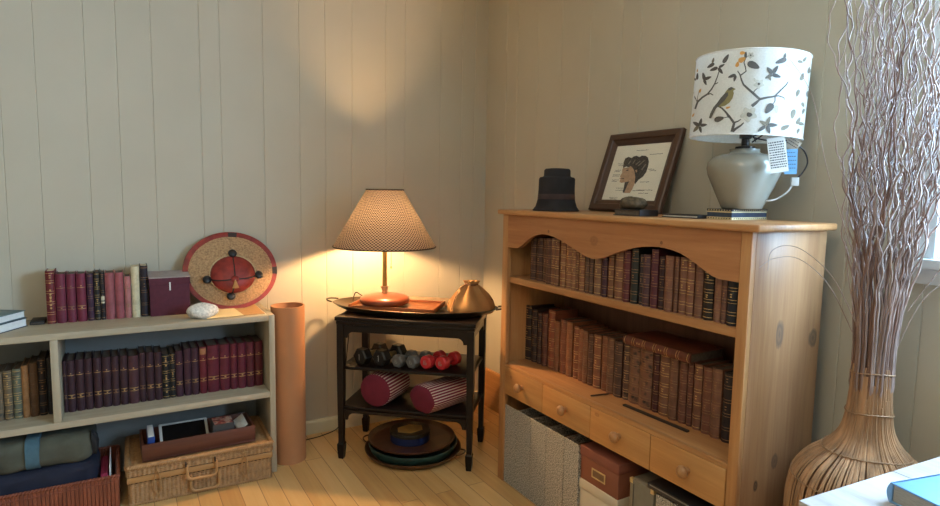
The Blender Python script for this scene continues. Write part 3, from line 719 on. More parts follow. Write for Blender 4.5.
for lx in (TX0 + lg / 2, TX1 - lg / 2):
    for ly in (-TY + lg / 2, TY - lg / 2):
        mb = MB(); pr = [(.012, 0), (.0135, .008), (.017, .05), (.0175, .075), (.013, .083), (.0125, .1), (.0155, .3), (.017, .46), (.017, .6815)]
        mb.lathe([(0, 0)] + [(r_ * 1.414, z) for r_, z in pr] + [(0, .6815)], 4, c=(lx, ly, 0), a0=PI / 4); mb.build('leg', M_darkleg, tb, 20)

# oval metal tray
M_pewter = plain('dark_hammered_metal', rgb(84, 72, 58), .35, .8, .3, 14, .5, bscale=70)
tx, tyy = -.03, .045
tr_ = thing('oval_tray', 'large oval dark metal tray with loop handles on the tiered table', 'tray', tw(tx, tyy, .7203), TA)
mb = MB(); A, Bq = .428, .216
prof = [(0, 0), (.8, 0), (.86, .004), (.93, .02), (.985, .036), (1, .038), (1.012, .036), (1.0, .032), (.945, .016), (.87, -.0001 + .0005), (.8, .0)]
prof = [(0, .002), (.80, .002), (.86, .006), (.93, .019), (.985, .032), (1, .035), (1.014, .033), (1.0, .03), (.95, .016), (.87, .0015), (.8, 0), (0, 0)]
mb.lathe(prof, 96, sx=A, sy=Bq); mb.build('tray_dish', M_pewter, tr_, 50)
for sgn in (-1, 1):
    mb = MB(); mb.tube([(sgn * (A + .002 + .042 * math.sin(t)), .045 * math.cos(t) * -1, .034 + .006 * math.sin(t)) for t in [PI * k / 14 for k in range(15)]], .0042, 8); mb.build('handle', M_pewter, tr_)
# wooden tray on it
M_orange = wood('honey_orange_wood', rgb(116, 64, 36), rgb(146, 90, 54), 'x', 1, .35)
wt = thing('serving_tray', 'rectangular orange wood serving tray under the lamp on the tiered table', 'tray', tw(-.112, .03, .7374), TA)
mb = MB(); mb.box(-.215, .215, -.115, .115, 0, .008, 0, .001); mb.build('tray_floor', M_orange, wt)
mb = MB()
for a, b, c, d_ in ((-.222, .222, -.122, -.1152), (-.222, .222, .1152, .122)): mb.box(a, b, c, d_, 0, .02, 0, .002)
for a, b in ((-.222, -.2152), (.2152, .222)): mb.box(a, b, -.115, .115, 0, .024, 0, .002)
mb.build('tray_rim', M_orange, wt)
mb = MB()
for q in (-.16, .16): mb.box(q - .012, q + .012, -.11, .11, -.0148, -.0002, 0, .002)
mb.build('tray_runner', M_orange, wt)

# table lamp
LP = tw(-.178, .016, .7457)
lp = thing('table_lamp', 'lit table lamp with woven brown shade and round wooden base on the tiered table', 'lamp', LP)
M_turned = wood('turned_cherry_wood', rgb(112, 54, 34), rgb(142, 76, 50), 'x', .7, .3)
mb = MB(); mb.lathe([(0, 0), (.085, 0), (.105, .006), (.123, .018), (.128, .03), (.122, .043), (.10, .052), (.06, .059), (.028, .061), (0, .061)], 64); mb.build('base', M_turned, lp, 60)
mb = MB(); mb.lathe([(0, .0612), (.014, .0612), (.014, .07), (.012, .074), (.019, .094), (.019, .1), (0, .1)], 24); mb.build('neck', wood('pale_neck_wood', rgb(188, 150, 108), rgb(208, 172, 126), 'z'), lp, 30)
M_brass = plain('aged_brass', rgb(196, 158, 88), .28, .85, .15, 20, .05)
mb = MB(); mb.lathe([(0, .1002), (.0115, .1002), (.0115, .35), (.013, .352), (.013, .372), (0, .372)], 20); mb.build('stem', M_brass, lp, 30)
M_bulb = emit('warm_lit_bulb', (1.0, .62, .29, 1), 1400)
mb = MB(); mb.lathe([(0, .3725), (.011, .3725), (.012, .385), (.02, .398), (.026, .414), (.026, .426), (.02, .44), (.01, .448), (0, .45)], 20); mb.build('bulb', M_bulb, lp, 60)
SB, ST, rb, rt = .304, .59, .258, .093
t = NT('woven_lamp_shade'); uvn = t.node('ShaderNodeUVMap'); mp = t.node('ShaderNodeMapping'); mp.inputs['Scale'].default_value = (170, 46, 1); t.link(uvn.outputs[0], mp.inputs[0])
ck = t.node('ShaderNodeTexChecker'); ck.inputs['Scale'].default_value = 1; t.link(mp.outputs[0], ck.inputs['Vector'])
cw = t.mix(ck.outputs['Fac'], rgb(58, 44, 38), rgb(150, 124, 106)); t.color(cw); t.p.inputs['Roughness'].default_value = .8
tl = t.node('ShaderNodeBsdfTranslucent'); t.link(t.mix(ck.outputs['Fac'], rgb(24, 18, 14), rgb(170, 150, 130)), tl.inputs['Color'])
mx = t.node('ShaderNodeMixShader', in_0=.055); t.link(t.p.outputs[0], mx.inputs[1]); t.link(tl.outputs[0], mx.inputs[2]); t.link(mx.outputs[0], t.out.inputs['Surface'])
mb = MB(); mb.lathe([(rb, SB), (rt, ST)], 96); mb.build('shade', t.m, lp, 60)
M_trimd = plain('dark_shade_trim', rgb(58, 42, 34), .8)
for r_, z in ((rb, SB), (rt, ST)): mb = MB(); mb.tube([(r_ * math.cos(2 * PI * i / 96), r_ * math.sin(2 * PI * i / 96), z) for i in range(96)], .0035, 6, closed=True); mb.build('shade_trim', M_trimd, lp)
mb = MB(); mb.tube([(0, 0, .355), (.045, 0, .375), (.05, 0, .44), (.03, 0, .54), (0, 0, .585)], .0018, 6); mb.tube([(0, 0, .355), (-.045, 0, .375), (-.05, 0, .44), (-.03, 0, .54), (0, 0, .585)], .0018, 6)
for k in range(3): a = k * 2.094 + .5; mb.tube([(0, 0, .588), (rt * math.cos(a), rt * math.sin(a), ST - .003)], .0018, 6)
mb.build('harp', M_brass, lp)
mb = MB(); q = (.026, -.022); mb.tube([(q[0] * .4, q[1] * .4, .362), (q[0], q[1], .358), (q[0], q[1], .21)], .0013, 5)
for k in range(14): mb.lathe([(0, -.0025), (.0024, 0), (0, .0025)], 6, c=(q[0], q[1], .21 + k * .0075))
mb.lathe([(0, -.012), (.004, -.006), (.003, .004), (0, .006)], 8, c=(q[0], q[1], .2)); mb.build('pull_chain', M_brass, lp)
cp = [(-.05, .11, .012), (-.07, .17, .035), (-.085, .215, .03), (-.10, .235, -.1), (-.13, .245, -.4), (-.15, .25, -.62), (-.165, .258, -.71), (-.25, .265, -.7415), (-.34, .25, -.7425), (-.43, .235, -.7425), (-.50, .245, -.7425)]
def smoothpts(p, n=8):
    p = [Vector(q) for q in p]; out = []
    for i in range(len(p) - 1):
        a, b, c, d = p[max(i - 1, 0)], p[i], p[i + 1], p[min(i + 2, len(p) - 1)]
        for k in range(n):
            t = k / n; out.append(.5 * ((2 * b) + (c - a) * t + (2 * a - 5 * b + 4 * c - d) * t * t + (3 * b - a - 3 * c + d) * t ** 3))
    return out + [p[-1]]
mb = MB(); mb.tube(smoothpts(cp), .0026, 6); mb.build('power_cord', plain('brown_cord', rgb(48, 34, 26), .6), lp)
mb = MB(); mb.lathe([(0, -.012), (.012, -.012), (.014, 0), (.010, .014), (0, .016)], 12, c=(-.50, .245, -.733)); mb.build('plug', plain('black_plug', rgb(30, 26, 24), .5), lp)

# drawstring pouch
M_suede = plain('tan_suede', rgb(156, 116, 70), .85, 0, .12, 14, .3, bscale=200)
po = thing('drawstring_pouch', 'tan suede drawstring pouch standing on the oval metal tray', 'pouch', tw(.268, .04, .7226), TA + .2)
def wobp(a, z):
    k = min(1, max(0, z / .14)); return 1 + (.09 + .34 * k) * (1 - abs(math.sin(4.5 * a + 1.1 * math.sin(2 * a) + 1.5 * k)) * 2) * k ** .5 + .03 * math.sin(2 * a + .6)
mb = MB(); mb.lathe([(0, 0), (.085, 0), (.108, .006), (.115, .02), (.110, .042), (.095, .07), (.074, .098), (.050, .124), (.034, .14), (.027, .147)], 120, sx=1, sy=.74, wob=wobp); mb.build('bag_body', M_suede, po, 80)
mb = MB(); mb.lathe([(.027, .147), (.030, .152), (.035, .161), (.037, .166), (.032, .164), (.022, .152), (0, .15)], 72, sx=1, sy=.72, wob=lambda a, z: 1 + .22 * math.sin(7 * a + 1)); mb.build('ruffled_neck', M_suede, po, 80)
mb = MB(); mb.tube([(.03 * math.cos(2 * PI * i / 24), .024 * math.sin(2 * PI * i / 24), .147 + .001 * (i % 2)) for i in range(24)], .0035, 6, closed=True)
mb.tube(smoothpts([(-.028, -.016, .148), (-.055, -.045, .135), (-.075, -.066, .10), (-.09, -.074, .06), (-.098, -.075, .03)]), .002, 6); mb.build('drawstring', plain('brown_leather_lace', rgb(92, 56, 36), .6), po)

# dumbbells
def dumbbell(label, x, y, r, L, hexa, c1, c2, ang, mark):
    o = thing('dumbbell', label, 'dumbbell', tw(x, y, .4712), TA + ang, 'dumbbells on the tiered table upper shelf')
    n = 6 if hexa else 32; hl = L * .3
    a0 = PI / 6 if False else 0
    rr = r / math.cos(PI / 6) if hexa else r
    mm = plain('dumbbell_%s' % c1[0], c1[1], .42 if hexa else .3, 0, .08, 60, .1)
    for sg in (0, 1):
        y0 = 0 if sg == 0 else L - hl
        M4 = T(0, y0 + hl, r) @ R(PI / 2, 'X')
        mb = MB(); e = .006; mb.lathe([(0, 0), (rr * .82, 0), (rr, e), (rr, hl - e), (rr * .82, hl), (0, hl)], n, mat=M4, a0=PI / 6 + (PI / 6 if hexa else 0)); h = mb.build('head', mm, o, 25)
        if sg == 0:
            mb = MB()
            for a, b, c_, d_ in mark: mb.box(a * r, b * r, -.0012, -.0002, r + c_ * r, r + d_ * r)
            mb.build('weight_mark', plain('grey_mark', rgb(150, 146, 142), .6), h, 0)
    mb = MB(); mb.lathe([(.013, 0), (.0155, (L - 2 * hl) / 2), (.013, L - 2 * hl)], 16, mat=T(0, L - hl, r) @ R(PI / 2, 'X')); mb.build('grip', c2, o, 40)
M_chrome = plain('worn_steel_grip', rgb(170, 150, 110), .3, .8)
six = [(-.25, -.17, -.3, .3), (-.17, .17, .24, .3), (-.17, .17, -.3, -.24), (.17, .25, -.3, .02), (-.17, .17, -.04, .02)]
one = [(-.04, .04, -.4, .4), (-.16, -.04, .24, .32)]
gry, blk_, red_ = ('grey', rgb(98, 96, 94)), ('black', rgb(24, 23, 23)), ('red', rgb(190, 44, 50))
M_gg = plain('grey_grip', rgb(78, 76, 74), .5); M_rg = plain('red_grip', rgb(150, 30, 38), .35)
for lab, x, r_, L, hx, c1, c2, mk in (('black hex dumbbell at the left end of the upper shelf', -.257, .0385, .18, 1, blk_, M_chrome, one), ('black hex dumbbell beside the grey pair on the upper shelf', -.158, .0385, .18, 1, blk_, M_chrome, one),
        ('grey hex dumbbell beside the black pair on the upper shelf', -.068, .029, .145, 1, gry, M_gg, six), ('grey hex dumbbell beside the red pair on the upper shelf', .005, .029, .145, 1, gry, M_gg, six),
        ('red vinyl dumbbell beside the grey pair on the upper shelf', .078, .033, .145, 0, red_, M_rg, six), ('red vinyl dumbbell at the right end of the upper shelf row', .153, .033, .145, 0, red_, M_rg, six)):
    dumbbell(lab, x, -.14, r_, L, hx, c1, c2, rad(-22), mk)

# bolsters
t = NT('pinstriped_burgundy'); uvn = t.node('ShaderNodeUVMap'); sx_ = t.node('ShaderNodeSeparateXYZ'); t.link(uvn.outputs[0], sx_.inputs[0])
fr = t.math('FRACT', t.math('MULTIPLY', sx_.outputs[0], 34)); st_ = t.math('LESS_THAN', fr, .36)
t.color(t.mix(st_, rgb(122, 34, 56), rgb(214, 190, 176))); t.p.inputs['Roughness'].default_value = .85; M_stripe = t.m
M_bend = plain('burgundy_end_cloth', rgb(104, 26, 46), .85, 0, .12, 20, .4, bscale=250)
def bolster(label, x, y, r_, L, ang, sz, hexk):
    o = thing('bolster_cushion', label, 'cushion', tw(x, y, .2704), TA + ang, 'striped bolsters on the tiered table lower shelf')
    wb = (lambda a, z: 1 + hexk * math.cos(6 * a)) if hexk else None
    M4 = T(0, L, r_ * sz * (1 + (hexk if hexk else 0))) @ R(PI / 2, 'X')
    mb = MB(); mb.lathe([(r_ * .97, 0), (r_, .012), (r_ * 1.01, L / 2), (r_, L - .012), (r_ * .97, L)], 64, mat=M4, sy=sz, wob=wb); mb.build('striped_side', M_stripe, o, 60)
    for z0, z1 in ((0, -.012), (L, L + .012)):
        mb = MB(); mb.lathe([(r_ * .97, z0), (r_ * .85, lerp(z0, z1, .6)), (r_ * .4, z1), (0, lerp(z0, z1, .8))], 48, mat=M4, sy=sz, wob=wb); mb.build('end_panel', M_bend, o, 60)
bolster('round burgundy bolster with pinstripes at the left of the lower table shelf', -.168, -.158, .086, .205, rad(-12), .96, 0)
bolster('squashed burgundy pinstriped bolster at the right of the lower table shelf', .078, -.19, .088, .26, rad(-33), .76, .03)

# round trays on the floor under the table
fx, fy = 1.262, 2.705
M_oldmetal = plain('tarnished_copper_metal', rgb(104, 76, 54), .4, .6, .3, 12, .4, bscale=80); M_tealm = plain('dark_teal_lacquer', rgb(44, 66, 60), .35, 0, .25, 12, .15)
M_wal = wood('dark_walnut_tray', rgb(64, 36, 24), rgb(104, 62, 40), 'x', .8, .3)
def dish(label, name, z, r_, h, m, parts=None):
    o = thing(name, label, 'tray', (fx, fy, z)); mb = MB()
    mb.lathe([(0, 0), (r_ * .88, 0), (r_ * .95, h * .3), (r_, h * .85), (r_, h), (r_ * .985, h), (r_ * .93, h * .42), (r_ * .87, .005), (0, .005)], 72); mb.build('tray_dish', m, o, 40)
    return o
o = dish('tarnished round metal tray with loop handles, bottom of the floor stack', 'round_tray', .0003, .246, .032, M_oldmetal)
for sgn in (-1, 1):
    mb = MB(); mb.tube([(sgn * (.246 + .034 * math.sin(q)), .04 * math.cos(q), .028 + .008 * math.sin(q)) for q in [PI * k / 12 for k in range(13)]], .004, 8, mat=R(rad(132), 'Z')); mb.build('handle', M_oldmetal, o)
dish('dark teal round tray in the middle of the floor stack', 'round_tray', .0058, .226, .056, M_tealm)
fx, fy = 1.256, 2.71
dish('dark walnut round tray with raised rim on top of the floor stack', 'round_tray', .0625, .222, .022, M_wal)
tn = thing('round_tin', 'round blue tin with a gold labelled lid on the walnut tray', 'tin', (1.243, 2.703, .068))
mb = MB(); mb.lathe([(0, 0), (.098, 0), (.1, .003), (.1, .038), (0, .038)], 48); mb.build('tin_body', plain('navy_tin', rgb(44, 52, 92), .35, .4), tn, 30)
M_tinlid = plain('dark_tin_lid', rgb(66, 56, 44), .35, .5)
mb = MB(); mb.lathe([(.102, .0382), (.103, .04), (.103, .052), (.099, .056), (.092, .054), (0, .054)], 48); mb.build('lid', M_tinlid, tn, 30)
mb = MB(); hx = [(.074 * math.cos(k * PI / 3 + .25), .056 * math.sin(k * PI / 3 + .25)) for k in range(6)]; mb.prism(hx, .0542, .0548); mb.build('gold_label', plain('gold_paper', rgb(206, 158, 84), .5, .2), tn, 0)

# ---------------------------------------------------------------- pine bookcase
PR = Vector((1.68, 1.65, 0)); PL = -PR
pb = thing('pine_bookcase', 'tall honey pine bookcase with scalloped apron and four drawers against the right wall', 'bookcase', PR)
def part(name, m, parent=pb, smooth=35): return lambda mb: mb.build(name, m, parent, smooth, PL if parent == pb else None)
YA, YZ = 1.022, 2.257; XF, XK = 1.49, 1.85
mb = MB(); mb.box(1.474, XK + .004, YA - .028, YZ + .026, 1.235, 1.256, 0, .006, None, 3); mb.build('top_board', M_pine_h, pb, 35, PL)
for a, b, nm in ((YA, YA + .02, M_pine_side), (YZ - .02, YZ, M_pine_v)):
    mb = MB(); mb.box(XF + .0205, XK, a, b, 0, 1.2348, 0, .001); mb.build('side_panel', nm, pb, 35, PL)
for a, b in ((YA, YA + .034), (YZ - .042, YZ)):
    mb = MB(); mb.box(XF, XF + .02, a, b, 0, 1.2348, 0, .002); mb.build('face_stile', M_pine_v, pb, 35, PL)
ap = [(2.2195, 1.2346), (2.2195, 1.09), (2.15, 1.09), (2.13, 1.095), (2.11, 1.105), (2.08, 1.124), (2.05, 1.142), (2.02, 1.155), (1.985, 1.163), (1.95, 1.165), (1.91, 1.162), (1.87, 1.154), (1.83, 1.143), (1.787, 1.129), (1.74, 1.113), (1.70, 1.101), (1.665, 1.095), (1.64, 1.095), (1.61, 1.103), (1.57, 1.117), (1.53, 1.132), (1.483, 1.147), (1.45, 1.155), (1.415, 1.161), (1.37, 1.165), (1.335, 1.165), (1.293, 1.160), (1.26, 1.152), (1.23, 1.14), (1.2, 1.126), (1.17, 1.11), (1.145, 1.098), (1.12, 1.092), (1.0565, 1.091), (1.0565, 1.2346)]
mb = MB(); mb.prism(ap, XF + .0005, XF + .0195, 'x'); mb.build('scalloped_apron', M_pine_apron, pb, 0, PL)
mb = MB(); mb.box(1.502, XK - .012, YA + .0205, YZ - .0205, .93, .957, 0, .002); mb.build('shelf', M_pine_h, pb, 35, PL)
mb = MB(); mb.box(1.5105, XK - .012, YA + .0205, YZ - .0205, .5455, .56, 0, .001); mb.box(XF, 1.5105, YA + .0345, YZ - .0425, .5455, .56, 0, .001); mb.build('lower_shelf', M_pine_h, pb, 35, PL)
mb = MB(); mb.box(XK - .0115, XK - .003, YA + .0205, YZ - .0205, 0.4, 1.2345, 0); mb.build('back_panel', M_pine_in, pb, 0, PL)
dy = [YZ - .043, 1.93, 1.637, 1.343, YA + .035]
M_knob = wood('turned_pine_knob', rgb(150, 104, 66), rgb(182, 134, 88), 'x', 2, .35)
for k in range(4):
    a, b = dy[k + 1] + .0015, dy[k] - .0015
    mb = MB(); mb.box(XF - .003, XF + .016, a, b, .421, .5445, 0, .002); mb.box(XF + .016, XK - .06, a + .006, b - .006, .424, .53, 0, 0)
    dr = mb.build('drawer', M_pine_drawer, pb, 35, PL)
    yc = (2.076, 1.778, 1.486, 1.19)[k]
    mb = MB(); mb.lathe([(0, 0), (.011, 0), (.009, .008), (.011, .013), (.0185, .019), (.020, .026), (.017, .033), (.009, .037), (0, .038)], 24, mat=T(XF - .003, yc, .487) @ R(-PI / 2, 'Y')); mb.build('knob', M_knob, dr, 50)

# flat sticks on the lower shelf
mb = MB(); p0, p1 = Vector((1.575, 1.555)), Vector((1.582, 1.272)); dd = (p1 - p0).normalized(); n2 = Vector((-dd.y, dd.x)) * .007
mb.prism([tuple(p0 + n2), tuple(p0 - n2), tuple(p1 - n2), tuple(p1 + n2)], .5605, .566); 
o = mb.build('ruler', plain('dark_edged_ruler', rgb(52, 42, 38), .4, 0, .1, 30, 0), None, 0); tag(o, 'dark flat ruler on the pine lower shelf in front of the right-hand books', 'ruler')
mb = MB(); mb.tube([(1.531, 1.685, .564), (1.60, 1.672, .564), (1.612, 1.669, .564)], [.003, .0035, .001], 8); o = mb.build('pencil', plain('dark_pencil', rgb(66, 46, 36), .4), None, 40); tag(o, 'thin dark pencil lying on the pine lower shelf left of the ruler', 'pencil')

# ---------------------------------------------------------------- under the drawers
for i, (a, b, lab) in enumerate(((2.2525, 2.124, 'grey tweed magazine file at the left end under the pine drawers'), (2.122, 2.018, 'second grey tweed magazine file from the left under the pine drawers'), (2.016, 1.909, 'third grey tweed magazine file from the left under the pine drawers'), (1.907, 1.794, 'fourth grey tweed magazine file, left of the narrow one, under the pine drawers'), (1.791, 1.704, 'narrow grey tweed magazine file beside the brown box'), (1.316, 1.246, 'grey tweed magazine file beside the grey green binder'), (1.243, 1.16, 'grey tweed file right of the binder, under the black portfolio'), (1.158, 1.068, 'grey tweed file at the right-hand end under the black portfolio'))):
    o = thing('magazine_file', lab, 'file box', (1.497, (a + b) / 2, 0), 0, 'tweed magazine files under the pine bookcase')
    w = (a - b) / 2; h = .367 if i < 5 else .35; dp = .25; th = .004
    mb = MB(); mb.box(0, th, -w, w, .0005, h, 0, .001); mb.box(th, dp, -w, -w + th, .0005, h - .004); mb.box(th, dp, w - th, w, .0005, h - .004); mb.box(dp - th, dp, -w + th, w - th, .0005, h - .01); mb.box(th, dp - th, -w + th, w - th, .0005, .006); mb.build('file_case', M_tweed, o, 0)
    mb = MB(); rr = random.Random(i)
    nn_ = 5
    for k in range(nn_):
        q = lerp(-w + .008, w - .014, k / (nn_ - 1)); mb.box(.012 + rr.uniform(0, .02), dp - .012, q, q + .005 + rr.uniform(0, .003), .0065, h - .03 - rr.uniform(0, .035))
    mb.build('papers', plain('brown_papers', rgb(112, 84, 62), .8, 0, .3, 10, .1), o, 0)
def storage_box(label, z, h, lidh, m, ml, fr, y0=1.492, y1=1.700, x0=1.500, x1=1.775):
    o = thing('storage_box', label, 'box', ((x0 + x1) / 2, (y0 + y1) / 2, z)); a, b = (x1 - x0) / 2, (y1 - y0) / 2
    mb = MB(); mb.box(-a + .003, a - .003, -b + .003, b - .003, 0, h - lidh, 0, .002); mb.build('box_body', m, o)
    mb = MB(); mb.box(-a, a, -b, b, h - lidh + .0005, h, 0, .003); mb.build('lid', ml, o)
    mb = MB(); X = -a + .003; fy_, fz = .036, fr
    for q in ((-fy_, fy_, fz + .013, fz + .018), (-fy_, fy_, fz - .018, fz - .013), (-fy_, -fy_ + .005, fz - .013, fz + .013), (fy_ - .005, fy_, fz - .013, fz + .013)): mb.box(X - .0025, X - .0002, *q, 0, 0)
    mb.build('label_holder', M_brasspale, o, 0)
    mb = MB(); mb.box(X - .0012, X - .0002, -fy_ + .005, fy_ - .005, fz - .013, fz + .013); mb.build('label_card', plain('brown_label_card', rgb(122, 92, 66), .7), o, 0)
    return o
M_brasspale = plain('pale_brass', rgb(204, 180, 132), .35, .5)
M_rust = plain('rust_brown_board', rgb(128, 76, 56), .6, 0, .08, 8, .1); M_rustlid = plain('rust_lid_board', rgb(128, 76, 62), .6, 0, .08, 8, .1)
M_ivory = plain('ivory_grey_board', rgb(190, 178, 156), .65, 0, .05, 8, .1)
storage_box('ivory storage box with lid under the rust brown box', .0003, .24, .038, M_ivory, M_ivory, .135)
storage_box('rust brown lidded storage box with brass label holder on the ivory box', .2405, .131, .038, M_rust, M_rustlid, .048)
o = thing('box_binder', 'grey green box binder with pale corner guards right of the rust brown box', 'binder', (1.497, 1.38, 0))
M_binder = plain('grey_green_binder_cloth', rgb(112, 106, 92), .7, 0, .1, 30, .2)
mb = MB(); mb.box(0, .25, -.053, .053, .0005, .355, 0, .002); mb.build('binder_case', M_binder, o)
mb = MB()
for sy, z in ((-1, .34), (1, .34)): mb.box(-.0015, .012, min(sy * .040, sy * .0545), max(sy * .040, sy * .0545), z, z + .0165, 0, .001)
mb.build('corner_guards', M_brasspale, o)
mb = MB(); mb.box(-.001, -.0001, .034, .037, .02, .34); mb.build('spine_groove', plain('dark_groove', rgb(66, 60, 52), .8), o, 0)
o = thing('portfolio_case', 'flat black portfolio case lying on the tweed files under the right drawers', 'portfolio', (1.64, 1.213, .3555)); 
mb = MB(); mb.box(-.145, .125, -.142, .142, 0, .02, 0, .003); mb.build('case_body', plain('black_vinyl', rgb(38, 38, 42), .35, 0, .1, 30, .1), o)
mb = MB(); mb.box(-.1465, -.1452, -.13, .13, .0125, .0165); mb.build('edge_piping', plain('grey_piping', rgb(120, 116, 110), .5), o, 0)

# ---------------------------------------------------------------- on top of the pine bookcase
PT = 1.2563
M_felt = plain('black_felt', rgb(34, 30, 32), .85, 0, .3, 12, .5, bscale=60)
ht = thing('felt_hat', 'black felt hat with tall stepped crown on the left end of the pine bookcase', 'hat', (1.625, 2.05, PT + .0003))
mb = MB(); mb.lathe([(0, 0), (.098, 0), (.1, .003), (.096, .007), (.088, .018), (.083, .034), (.079, .05), (.077, .09), (.077, .134), (.073, .142), (.060, .145), (.0565, .149), (.056, .172), (.050, .179), (.03, .181), (0, .181)], 64, wob=lambda a, z: 1 + .02 * math.sin(3 * a + 12 * z) + .012 * math.sin(5 * a)); mb.build('hat_shell', M_felt, ht, 50)
mb = MB(); mb.lathe([(.0792, .05), (.0796, .052), (.0785, .07), (.078, .072)], 64, wob=lambda a, z: 1 + .02 * math.sin(3 * a + 12 * z) + .012 * math.sin(5 * a)); mb.build('hat_band', plain('dark_brown_band', rgb(62, 44, 42), .7, 0, .3, 20, .2), ht, 50)

# framed portrait leaning on the wall
FW, FH, FD = .41, .356, .022
zv = Vector((.118, 0, .336)).normalized(); xv = Vector((0, -1, 0)); yv = zv.cross(xv)
pf = thing('framed_picture', 'dark wood framed portrait drawing leaning on the wall behind the small stone', 'picture')
M4 = Matrix((xv, yv, zv)).transposed().to_4x4(); pf.matrix_world = Matrix.Translation((1.815, 1.861, PT + .0078)) @ M4
M_frame = wood('dark_walnut_frame', rgb(58, 38, 28), rgb(86, 58, 42), 'x', 1, .4); M_framev = wood('dark_walnut_frame_upright', rgb(58, 38, 28), rgb(86, 58, 42), 'z', 1, .4)
fwid = .052
# moulding profile swept round the frame with mitred corners: (inset, depth)
prof = [(0, FD), (0, .004), (.006, 0), (.028, 0), (.032, .006), (.05, .015), (fwid, .016), (fwid, FD)]
mb = MB(); rings = []
for ins, dep in prof:
    a = FW / 2 - ins; rings.append([mb.bm.verts.new(p) for p in ((-a, dep, ins), (a, dep, ins), (a, dep, FH - ins), (-a, dep, FH - ins))])
for i in range(len(prof)):
    A, B_ = rings[i], rings[(i + 1) % len(prof)]
    for k in range(4): mb._face([A[k], A[(k + 1) % 4], B_[(k + 1) % 4], B_[k]], k % 2)
mb.build('frame_moulding', [M_frame, M_framev], pf, 0)
PW, PH = FW - 2 * fwid, FH - 2 * fwid
M_art = [plain('drawing_paper', rgb(226, 220, 202), .7, 0, .04, 12, .05), plain('drawn_dark_hair', rgb(50, 44, 42), .7, 0, .5, 90, 0), plain('drawn_skin', rgb(176, 142, 112), .7, 0, .2, 60, 0), plain('drawn_ink', rgb(40, 34, 32), .7), plain('drawn_hair_lights', rgb(120, 112, 100), .7)]
mb = MB(); mb.box(-PW / 2 - .004, PW / 2 + .004, .0185, .0195, fwid - .004, FH - fwid + .004)
def pic(x, y):   # drawing coordinates -> picture plane
    dx, dy_ = x - 35, y - 443; det = 291 * (-330) - 98 * (-6)
    uu = (dx * -330 - 98 * dy_) / det; vv = (291 * dy_ + 6 * dx) / det
    return (-PW / 2 + PW * uu, fwid + PH * vv)
def draw(pts, lay, mi): mb.face([(p[0], .0185 - .0003 * lay, p[1]) for p in [pic(*q) for q in pts]], mi)
draw([(172, 330), (200, 320), (186, 360), (170, 398), (158, 395), (166, 360)], 1, 1)
draw([(160, 262), (166, 215), (176, 190), (195, 182), (212, 190), (224, 180), (240, 177), (255, 186), (268, 177), (288, 180), (300, 190), (304, 215), (298, 245), (290, 272), (270, 302), (246, 320), (228, 345), (218, 330), (205, 250), (180, 240), (165, 250)], 1, 1)
draw([(164, 246), (178, 252), (192, 248), (206, 238), (218, 252), (226, 270), (228, 288), (212, 312), (194, 330), (172, 335), (150, 339), (141, 330), (147, 318), (140, 312), (150, 306), (143, 301), (157, 278), (158, 258)], 2, 2)
draw([(200, 326), (228, 288), (230, 305), (224, 345), (212, 375), (198, 398), (166, 398), (180, 365), (190, 340)], 2, 2)
for q in ([(176, 262), (192, 258), (196, 262), (186, 268)], [(168, 252), (190, 247), (200, 252), (188, 252)], [(152, 312), (170, 311), (166, 316), (151, 315)], [(228, 262), (244, 256), (246, 274), (234, 284)]): draw(q, 3, 3)
draw([(230, 264), (241, 260), (242, 272), (235, 279)], 4, 2)
for q in ([(232, 228), (258, 208), (262, 210), (236, 233)], [(244, 236), (280, 205), (283, 208), (250, 240)], [(216, 222), (230, 200), (233, 203), (220, 226)], [(262, 260), (286, 228), (289, 232), (268, 264)], [(192, 225), (205, 205), (208, 208), (196, 229)]): draw(q, 3, 4)
def scrib(x, y, L, seed):
    rg = random.Random(seed); px = x
    while px < x + L:
        w_ = rg.uniform(3, 8); h_ = rg.uniform(1.2, 3.2); y_ = y - (px - x) * .02 + rg.uniform(-1, 1)
        draw([(px, y_), (px + w_ * .5, y_ - h_), (px + w_, y_ - .3), (px + w_, y_ + 2.4), (px + w_ * .5, y_ - h_ + 3.2), (px, y_ + 2.8)], 1, 3); px += w_ + rg.uniform(.3, 2.5)
for k, q in enumerate(((240, 146, 60), (310, 172, 60), (133, 224, 24), (136, 234, 20), (118, 262, 32), (112, 270, 30), (104, 290, 34), (100, 298, 36), (98, 322, 36), (96, 330, 30), (300, 258, 26), (306, 267, 28), (255, 332, 48), (122, 370, 34), (118, 383, 40), (212, 382, 60), (240, 378, 76), (244, 396, 44), (80, 428, 46), (84, 436, 40))): scrib(*q, k)
mb.build('portrait_drawing', M_art, pf, 0)
mb = MB(); mb.box(-PW / 2 - .002, PW / 2 + .002, .0164, .0167, fwid + .0005, FH - fwid - .0005)
t = NT('picture_glass'); gl = t.node('ShaderNodeBsdfGlossy', in_Roughness=.05); trn = t.node('ShaderNodeBsdfTransparent'); mx = t.node('ShaderNodeMixShader', in_0=.03); t.link(trn.outputs[0], mx.inputs[1]); t.link(gl.outputs[0], mx.inputs[2]); t.link(mx.outputs[0], t.out.inputs['Surface'])
mb.build('glass', t.m, pf, 0)
mb = MB(); mb.box(-FW / 2 + .01, FW / 2 - .01, .0197, FD - .0003, .01, FH - .01); mb.build('backing_board', M_kraft, pf, 0)

